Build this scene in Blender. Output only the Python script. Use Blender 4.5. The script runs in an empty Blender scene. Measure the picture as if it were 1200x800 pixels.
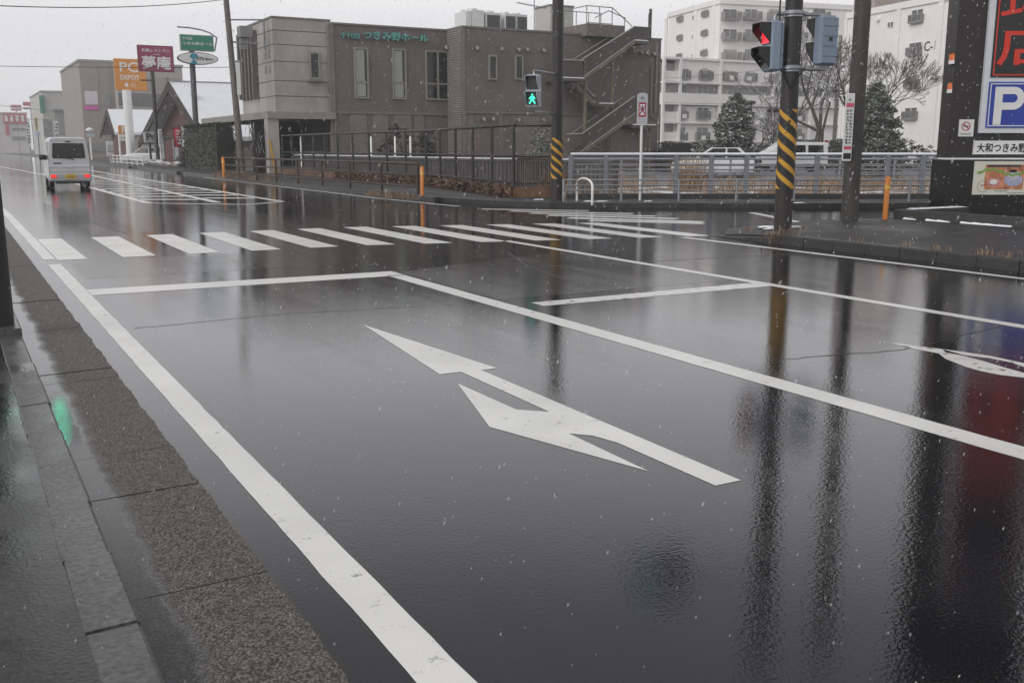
import bpy, math, random
from mathutils import Vector, Matrix
R = random.Random(7)
SC = bpy.context.scene
COL = SC.collection
rad = math.radians
# ------------------------------------------------------------------ camera model (35 mm lens, 1.5 m above the road)
F, YH, XV, H = 1167., 173., -65., 1.5
PIT = math.atan((400-YH)/F)
YAW = math.atan((600-XV)/math.hypot(F, 400-YH))
SY, CY = math.sin(YAW), math.cos(YAW)
def ray(px, py):
    u = (px-600)/F; v = (400-py)/F
    h = math.cos(PIT)+v*math.sin(PIT)
    return (h*SY+u*CY, h*CY-u*SY, -math.sin(PIT)+v*math.cos(PIT))
def G(px, py, z=0.):                     # pixel -> point on the horizontal plane z
    d = ray(px, py); t = (z-H)/d[2]; return (d[0]*t, d[1]*t)
def D3(px, py, D):                       # pixel -> point at horizontal depth D
    d = ray(px, py); k = D/(d[0]*SY+d[1]*CY); return Vector((d[0]*k, d[1]*k, H+d[2]*k))
def FP(px, py, Y):                       # pixel -> (X, Z) on the wall plane Y
    d = ray(px, py); t = Y/d[1]; return (d[0]*t, H+d[2]*t)
def FX(px, py, X):                       # pixel -> (Y, Z) on the wall plane X
    d = ray(px, py); t = X/d[0]; return (d[1]*t, H+d[2]*t)
def LD(L, D, z=0.): return Vector((L*CY+D*SY, -L*SY+D*CY, z))
# ------------------------------------------------------------------ materials
MATS = {}
def mat(name, col, rough=.6, var=.12, scale=4., bump=0., bscale=40., metal=0., emit=None, est=1., alpha=None, spec=.5, stretch=(1,1,1), var2=None):
    if name in MATS: return MATS[name]
    m = bpy.data.materials.new(name); m.use_nodes = True
    nt = m.node_tree; b = nt.nodes['Principled BSDF']; N = nt.nodes.new; L = nt.links.new
    b.inputs['Roughness'].default_value = rough; b.inputs['Metallic'].default_value = metal
    b.inputs['Specular IOR Level'].default_value = spec
    tc = N('ShaderNodeTexCoord'); mp = N('ShaderNodeMapping'); mp.inputs['Scale'].default_value = stretch
    L(tc.outputs['Object'], mp.inputs['Vector'])
    if var > 0:
        n = N('ShaderNodeTexNoise'); n.inputs['Scale'].default_value = scale; n.inputs['Detail'].default_value = 6; n.inputs['Roughness'].default_value = .65
        L(mp.outputs[0], n.inputs['Vector'])
        r = N('ShaderNodeValToRGB'); e = r.color_ramp.elements
        e[0].position = .28; e[1].position = .72
        c2 = var2 or col
        e[0].color = (*[max(0, c*(1-var)) for c in col], 1); e[1].color = (*[min(1, c*(1+var)) for c in c2], 1)
        L(n.outputs['Fac'], r.inputs['Fac']); L(r.outputs[0], b.inputs['Base Color'])
        q = N('ShaderNodeMapRange'); q.inputs[3].default_value = max(.02, rough-.08); q.inputs[4].default_value = min(1, rough+.08)
        L(n.outputs['Fac'], q.inputs[0]); L(q.outputs[0], b.inputs['Roughness'])
    else:
        b.inputs['Base Color'].default_value = (*col, 1)
    if bump > 0:
        n2 = N('ShaderNodeTexNoise'); n2.inputs['Scale'].default_value = bscale; n2.inputs['Detail'].default_value = 4
        L(mp.outputs[0], n2.inputs['Vector'])
        bp = N('ShaderNodeBump'); bp.inputs['Strength'].default_value = bump; bp.inputs['Distance'].default_value = .02
        L(n2.outputs['Fac'], bp.inputs['Height']); L(bp.outputs[0], b.inputs['Normal'])
    if emit:
        b.inputs['Emission Color'].default_value = (*emit, 1); b.inputs['Emission Strength'].default_value = est
    MATS[name] = m
    return m
def snowy(name, col, lo=.35, hi=.75, rough=.8, var=.25, scale=5.):
    """a material whose upward faces carry a little settled snow"""
    if name in MATS: return MATS[name]
    m = mat(name, col, rough, var, scale); nt = m.node_tree; b = nt.nodes['Principled BSDF']; N = nt.nodes.new; L = nt.links.new
    old = b.inputs['Base Color'].links[0].from_socket
    g = N('ShaderNodeNewGeometry'); s = N('ShaderNodeSeparateXYZ'); L(g.outputs['True Normal'], s.inputs[0])
    tc = N('ShaderNodeTexCoord'); n = N('ShaderNodeTexNoise'); n.inputs['Scale'].default_value = 3.; n.inputs['Detail'].default_value = 4; L(tc.outputs['Object'], n.inputs['Vector'])
    a = N('ShaderNodeMath'); a.operation = 'MULTIPLY_ADD'; a.inputs[1].default_value = .8; L(n.outputs['Fac'], a.inputs[0]); 
    a2 = N('ShaderNodeMath'); a2.operation = 'ADD'; L(s.outputs[2], a.inputs[2]); L(a.outputs[0], a2.inputs[0]); a2.inputs[1].default_value = -.4
    q = N('ShaderNodeMapRange'); q.inputs[1].default_value = lo; q.inputs[2].default_value = hi; L(a2.outputs[0], q.inputs[0])
    mx = N('ShaderNodeMix'); mx.data_type = 'RGBA'; L(q.outputs[0], mx.inputs[0]); L(old, mx.inputs[6]); mx.inputs[7].default_value = (.78, .8, .83, 1)
    L(mx.outputs[2], b.inputs['Base Color'])
    return m
def wet(name, base, base2, r0, r1, bumpA, bumpB, fine=90., patch=(.35, .1, .35), speck=.5, X=None, ior=1.5, ripple=.05, rscale=14., gravel=0, tint=None):
    """wet pavement: dark base under a water film, smooth in the puddled parts and grainy where the stone stands out"""
    m = bpy.data.materials.new(name); m.use_nodes = True; nt = m.node_tree; b = nt.nodes['Principled BSDF']; N = nt.nodes.new; L = nt.links.new
    tc = N('ShaderNodeTexCoord'); mp = N('ShaderNodeMapping'); mp.inputs['Scale'].default_value = patch; L(tc.outputs['Object'], mp.inputs[0])
    p = N('ShaderNodeTexNoise'); p.inputs['Scale'].default_value = 1.; p.inputs['Detail'].default_value = 5; p.inputs['Roughness'].default_value = .6; L(mp.outputs[0], p.inputs['Vector'])
    pr = N('ShaderNodeMapRange'); pr.inputs[1].default_value = .36; pr.inputs[2].default_value = .66; L(p.outputs['Fac'], pr.inputs[0])
    f = N('ShaderNodeTexNoise'); f.inputs['Scale'].default_value = fine; f.inputs['Detail'].default_value = 3; L(tc.outputs['Object'], f.inputs['Vector'])
    fo = f.outputs['Fac']
    if gravel:
        vo = N('ShaderNodeTexVoronoi'); vo.inputs['Scale'].default_value = gravel; L(tc.outputs['Object'], vo.inputs['Vector']); iv = N('ShaderNodeMath'); iv.operation = 'SUBTRACT'; iv.inputs[0].default_value = 1.; L(vo.outputs['Distance'], iv.inputs[1]); fo = iv.outputs[0]
    w = N('ShaderNodeTexNoise'); w.inputs['Scale'].default_value = rscale; w.inputs['Detail'].default_value = 2; L(tc.outputs['Object'], w.inputs['Vector'])
    mask = pr.outputs[0]
    if tint:
        mp2 = N('ShaderNodeMapping'); mp2.inputs['Scale'].default_value = (2.6, .16, 1.); L(tc.outputs['Object'], mp2.inputs[0]); t2 = N('ShaderNodeTexNoise'); t2.inputs['Scale'].default_value = 1.; t2.inputs['Detail'].default_value = 6; t2.inputs['Roughness'].default_value = .62; L(mp2.outputs[0], t2.inputs['Vector'])
        q2 = N('ShaderNodeMapRange'); q2.inputs[1].default_value = .42; q2.inputs[2].default_value = .68; L(t2.outputs['Fac'], q2.inputs[0]); ad = N('ShaderNodeMath'); ad.operation = 'MULTIPLY_ADD'; ad.use_clamp = True; L(q2.outputs[0], ad.inputs[0]); ad.inputs[1].default_value = .6; L(pr.outputs[0], ad.inputs[2]); mask = ad.outputs[0]
    if X:   # (edge, width): a film of standing water along one side
        sx = N('ShaderNodeSeparateXYZ'); L(tc.outputs['Object'], sx.inputs[0])
        e = N('ShaderNodeTexNoise'); e.inputs['Scale'].default_value = 3.; e.inputs['Detail'].default_value = 6; L(tc.outputs['Object'], e.inputs['Vector'])
        a = N('ShaderNodeMath'); a.operation = 'MULTIPLY_ADD'; a.inputs[1].default_value = -X[1]; L(e.outputs['Fac'], a.inputs[0]); L(sx.outputs[0], a.inputs[2])
        q = N('ShaderNodeMapRange'); q.inputs[1].default_value = X[0]-X[1]*.5; q.inputs[2].default_value = X[0]-X[1]*.5+X[2]; L(a.outputs[0], q.inputs[0]); mask = q.outputs[0]
    rr = N('ShaderNodeMapRange'); rr.inputs[3].default_value = r0; rr.inputs[4].default_value = r1; L(mask, rr.inputs[0]); L(rr.outputs[0], b.inputs['Roughness'])
    bs = N('ShaderNodeMapRange'); bs.inputs[3].default_value = bumpA; bs.inputs[4].default_value = bumpB; L(mask, bs.inputs[0])
    bp = N('ShaderNodeBump'); bp.inputs['Distance'].default_value = .004; L(bs.outputs[0], bp.inputs['Strength']); L(fo, bp.inputs['Height'])
    bp2 = N('ShaderNodeBump'); bp2.inputs['Distance'].default_value = .004; rs_ = N('ShaderNodeMapRange'); rs_.inputs[3].default_value = ripple*.75; rs_.inputs[4].default_value = ripple*(1.9 if tint else 1.); L(mask, rs_.inputs[0]); L(rs_.outputs[0], bp2.inputs['Strength']); L(w.outputs['Fac'], bp2.inputs['Height']); L(bp.outputs[0], bp2.inputs['Normal']); L(bp2.outputs[0], b.inputs['Normal'])
    s = N('ShaderNodeMapRange'); s.inputs[1].default_value = .35; s.inputs[2].default_value = .65; s.inputs[3].default_value = 1-speck; s.inputs[4].default_value = 1+speck; L(f.outputs['Fac'], s.inputs[0])
    mx = N('ShaderNodeMix'); mx.data_type = 'RGBA'; mx.inputs[6].default_value = (*base, 1); mx.inputs[7].default_value = (*base2, 1); L(mask, mx.inputs[0])
    sf_ = s.outputs[0]
    if gravel:
        sc = N('ShaderNodeSeparateColor'); L(vo.outputs['Color'], sc.inputs[0]); g1 = N('ShaderNodeMapRange'); g1.inputs[3].default_value = .45; g1.inputs[4].default_value = 1.7; L(sc.outputs[0], g1.inputs[0])
        g2 = N('ShaderNodeMapRange'); g2.inputs[1].default_value = .25; g2.inputs[2].default_value = .75; g2.inputs[3].default_value = .25; g2.inputs[4].default_value = 1.; L(fo, g2.inputs[0]); g3 = N('ShaderNodeMath'); g3.operation = 'MULTIPLY'; L(g1.outputs[0], g3.inputs[0]); L(g2.outputs[0], g3.inputs[1]); sf_ = g3.outputs[0]
    v = N('ShaderNodeVectorMath'); v.operation = 'SCALE'; L(mx.outputs[2], v.inputs[0]); L(sf_, v.inputs['Scale']); L(v.outputs[0], b.inputs['Base Color'])
    b.inputs['IOR'].default_value = ior
    if tint: b.inputs['Specular Tint'].default_value = (*tint, 1)
    return m
def wornpaint(name, amount, col=(.74, .735, .71)):
    m = bpy.data.materials.new(name); m.use_nodes = True; nt = m.node_tree; b = nt.nodes['Principled BSDF']; N = nt.nodes.new; L = nt.links.new
    tc = N('ShaderNodeTexCoord')
    n = N('ShaderNodeTexNoise'); n.inputs['Scale'].default_value = 9; n.inputs['Detail'].default_value = 9; n.inputs['Roughness'].default_value = .75; L(tc.outputs['Object'], n.inputs['Vector'])
    q = N('ShaderNodeMapRange'); q.inputs[1].default_value = amount-.05; q.inputs[2].default_value = amount+.05; L(n.outputs['Fac'], q.inputs[0])
    d = N('ShaderNodeTexNoise'); d.inputs['Scale'].default_value = 1.3; d.inputs['Detail'].default_value = 5; L(tc.outputs['Object'], d.inputs['Vector'])
    r = N('ShaderNodeValToRGB'); r.color_ramp.elements[0].position = .3; r.color_ramp.elements[1].position = .7
    r.color_ramp.elements[0].color = (*[c*.82 for c in col], 1); r.color_ramp.elements[1].color = (*col, 1); L(d.outputs['Fac'], r.inputs[0])
    mx = N('ShaderNodeMix'); mx.data_type = 'RGBA'; mx.inputs[6].default_value = (.03, .03, .032, 1); L(q.outputs[0], mx.inputs[0]); L(r.outputs[0], mx.inputs[7]); L(mx.outputs[2], b.inputs['Base Color'])
    b.inputs['Roughness'].default_value = .25; b.inputs['IOR'].default_value = 1.33; b.inputs['Specular IOR Level'].default_value = .35
    f = N('ShaderNodeTexNoise'); f.inputs['Scale'].default_value = 70; L(tc.outputs['Object'], f.inputs['Vector'])
    bp = N('ShaderNodeBump'); bp.inputs['Strength'].default_value = .3; bp.inputs['Distance'].default_value = .004; L(f.outputs['Fac'], bp.inputs['Height']); L(bp.outputs[0], b.inputs['Normal'])
    return m
# ------------------------------------------------------------------ mesh builder
class MB:
    def __init__(s, M=None): s.v = []; s.f = []; s.m = []; s.M = M; s.smooth = []
    def add(s, vs, fs, mi=0, smooth=False):
        o = len(s.v)
        s.v += [tuple(s.M @ Vector(p)) if s.M else tuple(p) for p in vs]
        for f in fs: s.f.append([o+i for i in f]); s.m.append(mi); s.smooth.append(smooth)
        return s
    def box(s, x0, y0, z0, x1, y1, z1, mi=0):
        if x0 > x1: x0, x1 = x1, x0
        if y0 > y1: y0, y1 = y1, y0
        if z0 > z1: z0, z1 = z1, z0
        return s.add([(x0,y0,z0),(x1,y0,z0),(x1,y1,z0),(x0,y1,z0),(x0,y0,z1),(x1,y0,z1),(x1,y1,z1),(x0,y1,z1)],
            [(0,3,2,1),(4,5,6,7),(0,1,5,4),(1,2,6,5),(2,3,7,6),(3,0,4,7)], mi)
    def bbox(s, x0, y0, z0, x1, y1, z1, r=.02, mi=0):      # box with chamfered vertical and horizontal edges
        xs = ((x0+r, x1-r), (x0, x1), (x0, x1), (x0+r, x1-r)); 
        rings = []
        for k, z in enumerate((z0, z0+r, z1-r, z1)):
            q = r if k in (0, 3) else 0.
            a, b, c, d = x0+q, x1-q, y0+q, y1-q; e = r
            rings.append([(a+e,c,z),(b-e,c,z),(b,c+e,z),(b,d-e,z),(b-e,d,z),(a+e,d,z),(a,d-e,z),(a,c+e,z)])
        return s.loft(rings, mi, True, False)
    def loft(s, rings, mi=0, caps=True, smooth=False):
        n = len(rings[0]); vs = [p for r in rings for p in r]; fs = []
        for k in range(len(rings)-1):
            for i in range(n):
                j = (i+1) % n; fs.append((k*n+i, k*n+j, (k+1)*n+j, (k+1)*n+i))
        s.add(vs, fs, mi, smooth)
        if caps:
            s.add(rings[0], [tuple(reversed(range(n)))], mi); s.add(rings[-1], [tuple(range(n))], mi)
        return s
    def poly(s, pts, mi=0): return s.add(pts, [tuple(range(len(pts)))], mi)
    def prism(s, pts, z0, z1, mi=0):     # 2-D outline in x, y, counter-clockwise
        n = len(pts); vs = [(x,y,z0) for x,y in pts]+[(x,y,z1) for x,y in pts]
        return s.add(vs, [tuple(reversed(range(n))), tuple(range(n,2*n))]+[(i,(i+1)%n,n+(i+1)%n,n+i) for i in range(n)], mi)
    def slab(s, pts, y0, y1, mi=0):      # 2-D outline in x, z, thick in y
        n = len(pts); vs = [(x,y0,z) for x,z in pts]+[(x,y1,z) for x,z in pts]
        return s.add(vs, [tuple(range(n)), tuple(reversed(range(n,2*n)))]+[(i,n+i,n+(i+1)%n,(i+1)%n) for i in range(n)], mi)
    def tube(s, p, q, r, r2=None, n=8, mi=0, caps=True, smooth=True):
        return s.path([p, q], [r, r if r2 is None else r2], n, mi, caps, smooth)
    def path(s, pts, rs, n=8, mi=0, caps=True, smooth=True):
        pts = [Vector(p) for p in pts]
        if not isinstance(rs, (list, tuple)): rs = [rs]*len(pts)
        rings = []; u = None
        for i, p in enumerate(pts):
            t = (pts[min(i+1, len(pts)-1)]-pts[max(i-1, 0)]).normalized()
            if u is None:
                u = t.orthogonal().normalized()
            u = (u-t*u.dot(t)).normalized(); w = t.cross(u)
            rings.append([tuple(p+(u*math.cos(a)+w*math.sin(a))*rs[i]) for a in [2*math.pi*k/n for k in range(n)]])
        return s.loft(rings, mi, caps, smooth)
    def disc(s, c, r, y, n=20, mi=0, th=.01, ry=None):   # round plate facing -y
        ry = ry or r
        return s.slab([(c[0]+r*math.cos(2*math.pi*k/n), c[1]+ry*math.sin(2*math.pi*k/n)) for k in range(n)], y-th, y, mi)
    def build(s, name, mats, parent=None, label=None):
        me = bpy.data.meshes.new(name); me.from_pydata(s.v, [], s.f)
        for m in (mats if isinstance(mats, (list, tuple)) else [mats]): me.materials.append(m)
        me.polygons.foreach_set('material_index', s.m); me.polygons.foreach_set('use_smooth', s.smooth); me.update()
        o = bpy.data.objects.new(name, me); COL.objects.link(o)
        if parent: o.parent = parent
        if label: o['label'] = label
        return o
def thing(name, label, cat, loc=(0,0,0), rz=0., group=None):
    o = bpy.data.objects.new(name, None); COL.objects.link(o); o.empty_display_size = .2
    o.location = loc; o.rotation_euler = (0, 0, rz); o['label'] = label; o['category'] = cat
    if group: o['group'] = group
    return o
def tag(o, label, cat, group=None):
    o['label'] = label; o['category'] = cat
    if group: o['group'] = group
    return o
def struct(o): o['kind'] = 'structure'; return o
def stuff(o, label, cat): o['kind'] = 'stuff'; o['label'] = label; o['category'] = cat; return o
def kids(o): return [c for c in bpy.data.objects if c.parent == o]
def dup(root, loc, rz=0., label=None):
    r = root.copy(); COL.objects.link(r); r.location = loc; r.rotation_euler = (0, 0, rz)
    if label: r['label'] = label
    def rec(a, b):
        for ch in kids(a):
            if ch == b: continue
            c = ch.copy(); COL.objects.link(c); c.parent = b; rec(ch, c)
    rec(root, r)
    return r
def text(parent, s, cx, cz, w, h, y, m, name='lettering', th=.01, bold=0., M=None, fit=True):
    """writing in the local x-z plane, facing -y, centred on (cx, cz) and fitted to w x h"""
    cu = bpy.data.curves.new('t', 'FONT'); cu.body = s; cu.size = 1.; cu.resolution_u = 3
    ob = bpy.data.objects.new('t', cu); COL.objects.link(ob); bpy.context.view_layer.update()
    me = bpy.data.meshes.new_from_object(ob.evaluated_get(bpy.context.evaluated_depsgraph_get()))
    vs = [v.co.copy() for v in me.vertices]; fs = [tuple(p.vertices) for p in me.polygons]
    bpy.data.objects.remove(ob); bpy.data.curves.remove(cu); bpy.data.meshes.remove(me)
    x0 = min(v.x for v in vs); x1 = max(v.x for v in vs); y0 = min(v.y for v in vs); y1 = max(v.y for v in vs)
    kx = w/(x1-x0); kz = h/max(1e-6, y1-y0)
    b = MB(M); n = len(vs)
    P = [((v.x-(x0+x1)/2)*kx+cx, (v.y-(y0+y1)/2)*kz+cz) for v in vs]
    ed = {}
    for f in fs:
        for i in range(len(f)): ed[(f[i], f[(i+1) % len(f)])] = 1
    sides = [(a, n+a, n+c, c) for (a, c) in ed if (c, a) not in ed] if th > .012 else []
    k = bold*min(h, w)*.8
    for i, (dx, dz) in enumerate(((0,0),(k,0),(-k,0),(0,k),(0,-k)) if bold else ((0,0),)):
        e = i*min(.0006, th*.1)
        b.add([(x+dx, y-th-e, z+dz) for x, z in P]+[(x+dx, y, z+dz) for x, z in P], fs+sides)
    return b.build(name, m, parent)
def strokes(parent, cx, cz, w, h, n, y, m, name='small_print', rows=1, th=.003, seed=1):
    """print too small to read in the photograph: rows of short strokes"""
    q = random.Random(seed); b = MB(); rh = h/rows
    for r in range(rows):
        z0 = cz+h/2-rh*(r+1); cw = w/n
        for k in range(n):
            x0 = cx-w/2+cw*k
            for _ in range(4):
                if q.random() < .5: a = x0+q.uniform(.05,.75)*cw; b.box(a, y-th-_*.0004, z0+rh*.12, a+cw*.16, y, z0+rh*q.uniform(.55,.9))
                else: a = z0+rh*q.uniform(.12,.75); b.box(x0+cw*.08, y-th-_*.0004-.0002, a, x0+cw*q.uniform(.55,.9), y, a+rh*.13)
    return b.build(name, m, parent)
# ------------------------------------------------------------------ shared materials
white = mat('white_paint', (.72, .72, .71), .4, .06, 2)
snow = mat('snow', (.82, .84, .87), .75, .05, 6, .3, 20)
ASPH = wet('wet_asphalt', (.0075, .0073, .0088), (.013, .0123, .0142), .008, .022, .01, .06, 120., ripple=.105, rscale=55., speck=.8, tint=(.955,.93,1.))
PATCH = wet('wet_asphalt_patch', (.010, .010, .011), (.016, .016, .016), .012, .03, .05, .14, 90., ripple=.16, rscale=55., speck=.8, tint=(.955,.93,1.))
SIDE = wet('wet_pavement_asphalt', (.012, .012, .013), (.022, .021, .022), .06, .42, .1, .7, 60., (1.2, .9, 1.2), .5)
FARSIDE = wet('wet_far_pavement', (.016, .0155, .017), (.026, .025, .026), .45, .7, .5, .8, 40., (.6, .6, .6), .3)
GUT = wet('gutter_concrete', (.044, .044, .047), (.140, .125, .111), .03, .62, .03, 1., 85., (1, 1, 1), .8, X=(.495, .15, .07), gravel=120., ior=1.4)
KERB = wet('kerb_concrete', (.052, .052, .054), (.125, .121, .117), .15, .5, .2, .7, 45., (1.6, 1.2, 1.6), .35)
PAINT = wornpaint('road_paint', .352)
WORN = wornpaint('worn_road_paint', .40)
concrete = mat('pole_concrete', (.13, .125, .118), .6, .25, 3, .2, 60)
darkmetal = mat('dark_brown_metal', (.022, .02, .019), .4, .2, 8)
galv = mat('galvanised_steel', (.30, .31, .33), .38, .15, 10, metal=.7)
greymetal = mat('grey_painted_metal', (.20,.21,.235), .4, .12, 6)
black = mat('black_plastic', (.012, .012, .013), .4, .1, 5)
rubber = mat('rubber', (.015, .015, .015), .7, .1, 20)
glassdark = mat('dark_glass', (.012, .013, .015), .06, .1, 2)
orange = mat('orange_post_paint', (.62, .20, .025), .45, .15, 4)

# ================================================================== SETTING
g = MB(); g.poly([(-900,-60,-.05),(900,-60,-.05),(900,900,-.05),(-900,900,-.05)])
struct(g.build('ground', mat('lot_ground', (.10, .098, .095), .6, .3, .3, .4, 8)))
g = MB(); g.poly([(.87,-12,0),(12.3,-12,0),(12.3,26,0),(12.3,420,0),(-2.5,420,0),(-2.5,22,0),(.87,20,0)])
g.poly([(12.3,-12,0),(60,-12,0),(60,2.,0),(18,21,0),(12.3,26,0)])
struct(g.build('road', ASPH))
g = MB()                                                  # re-laid, rougher patches of asphalt
g.poly([(x,y,0.0008) for x,y in (G(462,327),(585,352),(660,341),(800,318),(610,290),(500,314)) ] if 0 else [(4.72,8.7,.0008),(7.8,8.7,.0008),(7.8,12.4,.0008),(4.72,11.3,.0008)])
g.poly([(1.3,12.5,.0008),(4.4,12.4,.0008),(4.4,14.5,.0008),(1.3,14.5,.0008)])
struct(g.build('asphalt_patch', PATCH))
# left gutter with exposed stone, cast in lengths, then the kerb stones and the footway
def wob(a, i): return a+.0025*math.sin(i*7.3)+.004*math.sin(i*2.9+1)+.003*math.sin(i*17.7)+R.uniform(-.0025,.0025)
joints = [-4.0, -2.0, .5, 2.1, 3.35, 4.45, 5.1, 6.9, 7.2, 9.0, 9.3, 10.8, 12.6, 14.2, 16.0, 18.0, 20., 22.]
g = MB()
for a, b in zip(joints, joints[1:]):
    a += .0035; b -= .0035; n = max(2, int((b-a)/.04)); 
    dz = .005+R.uniform(-.001, .003)
    for k in range(n):
        y0 = a+(b-a)*k/n; y1 = a+(b-a)*(k+1)/n
        e0 = wob(.868, y0*3.1); e1 = wob(.868, y1*3.1)
        g.add([(.402,y0,dz-.002),(e0,y0,dz+.006),(e1,y1,dz+.006),(.402,y1,dz-.002),(e0+.006,y0,-.03),(e1+.006,y1,-.03)], [(0,1,2,3),(1,4,5,2)])
struct(g.build('gutter', GUT))
g = MB(); g.poly([(.39,-12,.0022),(.885,-12,.0022),(.885,20,.0022),(.39,20,.0022)]); struct(g.build('gutter_joint_water', mat('gutter_joint', (.012,.011,.011), .12, .2, 5)))
g = MB(); y = -4.; 
while y < 21:
    L_ = R.uniform(.56, .64); z = .05+R.uniform(-.006, .006)
    if y > 8.6: z += .05
    dx = R.uniform(-.006, .006); r = .012; a, b = y+.005, y+L_-.005; x0, x1 = .235+dx, .398+dx
    g.loft([[(x0,a,-.05),(x1,a,-.05),(x1,a,z-r),(x1-r,a,z),(x0+.004,a,z-.004),(x0,a,z-.01)],
            [(x0,b,-.05),(x1,b,-.05),(x1,b,z-r+.003),(x1-r,b,z+.003),(x0+.004,b,z-.002),(x0,b,z-.01)]][::-1], 0)
    y += L_
struct(g.build('kerb', KERB))
g = MB(); n = 40; ys = [-6+k*.7 for k in range(n)]; xs = [-6, -3, -1.6, -.8, -.35, -.1, .08, .238]
vs = [(x, y, .052+.012*math.sin(x*3.1+y*1.7)*math.cos(y*1.1)+(.05 if y > 8.8 else 0.)-(.012 if x > .2 else 0)) for y in ys for x in xs]
g.add(vs, [(j*len(xs)+i, j*len(xs)+i+1, (j+1)*len(xs)+i+1, (j+1)*len(xs)+i) for j in range(n-1) for i in range(len(xs)-1)], 0, True)
struct(g.build('footway', SIDE))
g = MB(); q = random.Random(3)
for pts, w in (([(4.7,11.35),(6.2,11.0),(7.8,10.75),(10.7,10.5)],.03),([(7.0,12.6),(6.4,11.0),(6.0,9.0)],.02),([(2.2,30),(2.5,22),(2.7,18.6)],.03),([(5.2,27),(5.6,22),(5.9,18.6)],.025),([(9.2,24),(9.4,18.2)],.03),([(1.25,8.8),(2.6,8.9),(4.4,8.6)],.012),([(5.0,5.2),(6.2,5.0),(7.8,5.3)],.015)):
    for p_, r_ in zip(pts, pts[1:]):
        n = 14; pr = None
        for k in range(n+1):
            c = Vector(p_)+(Vector(r_)-Vector(p_))*k/n+Vector((q.uniform(-.02,.02), q.uniform(-.02,.02))); d_ = (Vector(r_)-Vector(p_)).normalized(); nn = Vector((-d_.y, d_.x))*w*q.uniform(.3,.7); cur = (c-nn, c+nn)
            if pr: g.poly([(*pr[0],.0012),(*cur[0],.0012),(*cur[1],.0012),(*pr[1],.0012)])
            pr = cur
struct(g.build('road_seam', mat('seam_bitumen', (.006,.006,.007), .45, .2, 20)))
# ------------------------------------------------------------------ road markings
Z1 = .0018
g = MB()
def quad(pts, z=Z1): 
    a = sum(pts[i][0]*pts[(i+1)%len(pts)][1]-pts[(i+1)%len(pts)][0]*pts[i][1] for i in range(len(pts)))
    if a < 0: pts = pts[::-1]
    g.poly([(x,y,z) for x,y in pts])
def strip(x0, x1, y0, y1, z=Z1, j=.006):
    """a painted line whose edges are a little uneven"""
    n = max(1, int(abs(y1-y0)/.15)) if abs(y1-y0) < 40 else 60
    pr = None
    for k in range(n+1):
        y = y0+(y1-y0)*k/n; a, b = x0+R.uniform(-j, j)*.5, x1+R.uniform(-j, j)*.5
        if pr: g.poly([(pr[0],pr[2],z),(pr[1],pr[2],z),(b,y,z),(a,y,z)])
        pr = (a, b, y)
strip(1.035, 1.185, -4, 14.25); strip(1.035, 1.185, 14.9, 26); quad([(1.035,26),(1.185,26),(1.0,60),(.85,60)])
strip(4.47, 4.67, -4, 11.03)
quad([(1.19,11.02),(4.68,10.98),(4.68,11.42),(1.19,11.5)])
strip(7.82, 7.97, -4, 14.31); strip(10.76, 10.90, -6, 13.4)
quad([(11.2,28.5),(11.34,28.5),(11.55,53),(11.40,53)]); quad([(11.2,28.5),(11.34,28.5),(11.6,23.4),(11.46,23.4)])
def yn(x): return 14.74 if x < 5.5 else 14.74-.225*(x-5.5)-.0*(x-5.5)**2
def yf(x): return 18.32 if x < 6.6 else 18.32-.29*(x-6.6)
for k in range(12):
    a, b = 1.13+.9*k, 1.57+.9*k
    if k == 0: a = 1.2
    quad([(a,yn(a)),(b,yn(b)),(b,yf(b)),(a,yf(a))], Z1 if k else Z1+.0008)
for a, b, th in (((564,245),(690,247),.30),((598,247.4),(742,250.4),.34),((622,249.8),(768,253.4),.36),((642,252.2),(794,256.4),.38),((666,255.4),(824,260.2),.40),((691,258.4),(825,262),.34)):
    p, q = Vector(G(*a)), Vector(G(*b)); d = (q-p).normalized(); nn = Vector((-d.y, d.x))*th*.5
    quad([tuple(p-nn), tuple(q-nn), tuple(q+nn), tuple(p+nn)])
# chevron island beyond the crossing
def line(p, q, w, z=Z1):
    p, q = Vector(p), Vector(q); d = (q-p).normalized(); nn = Vector((-d.y, d.x))*w*.5
    quad([tuple(p-nn), tuple(q-nn), tuple(q+nn), tuple(p+nn)], z)
line((4.75,29.1),(4.75,62),.24); line((8.2,28.2),(8.35,78),.24); line((4.72,29.05),(6.05,27.75),.2,Z1+.0012); line((6.0,27.8),(7.1,26.95),.2); line((7.05,26.98),(8.25,28.0),.2,Z1+.0012)
line((6.5,28.4),(6.85,60),.24,Z1+.0012); line((8.35,78),(9.3,110),.18); line((4.75,62),(3.2,105),.18)
for k in range(15):
    y = 30.6+k*2.15
    line((4.86,y+.6),(6.42+k*.01,y-.27),.5); line((6.68+k*.01,y+.5),(8.1,y-.3),.5)
line((16.4,17.8),(15.1,14.95),.2)
struct(g.build('road_marking', PAINT))
g = MB()
AR = [(3.01,8.02),(2.77,5.95),(2.93,5.95),(2.91,4.76),(2.77,4.90),(2.76,5.66),(2.46,4.65),(2.76,3.61),(2.77,4.33),(2.86,4.235),(2.9,4.06),(2.9,3.30),(3.05,3.30),(3.075,5.93),(3.2,5.93)]
g.poly([(x,y,Z1) for x,y in AR])
struct(g.build('arrow_marking', PAINT))
g = MB()
up_ = [(1041,401.4),(1060,403.6),(1080,406),(1104,409),(1130,412.6),(1160,417),(1200,425.6),(1250,438)]; ht_ = [(1108,412.5),(1130,416.2),(1160,420),(1184,424.6),(1200,430),(1250,447)]
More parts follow.
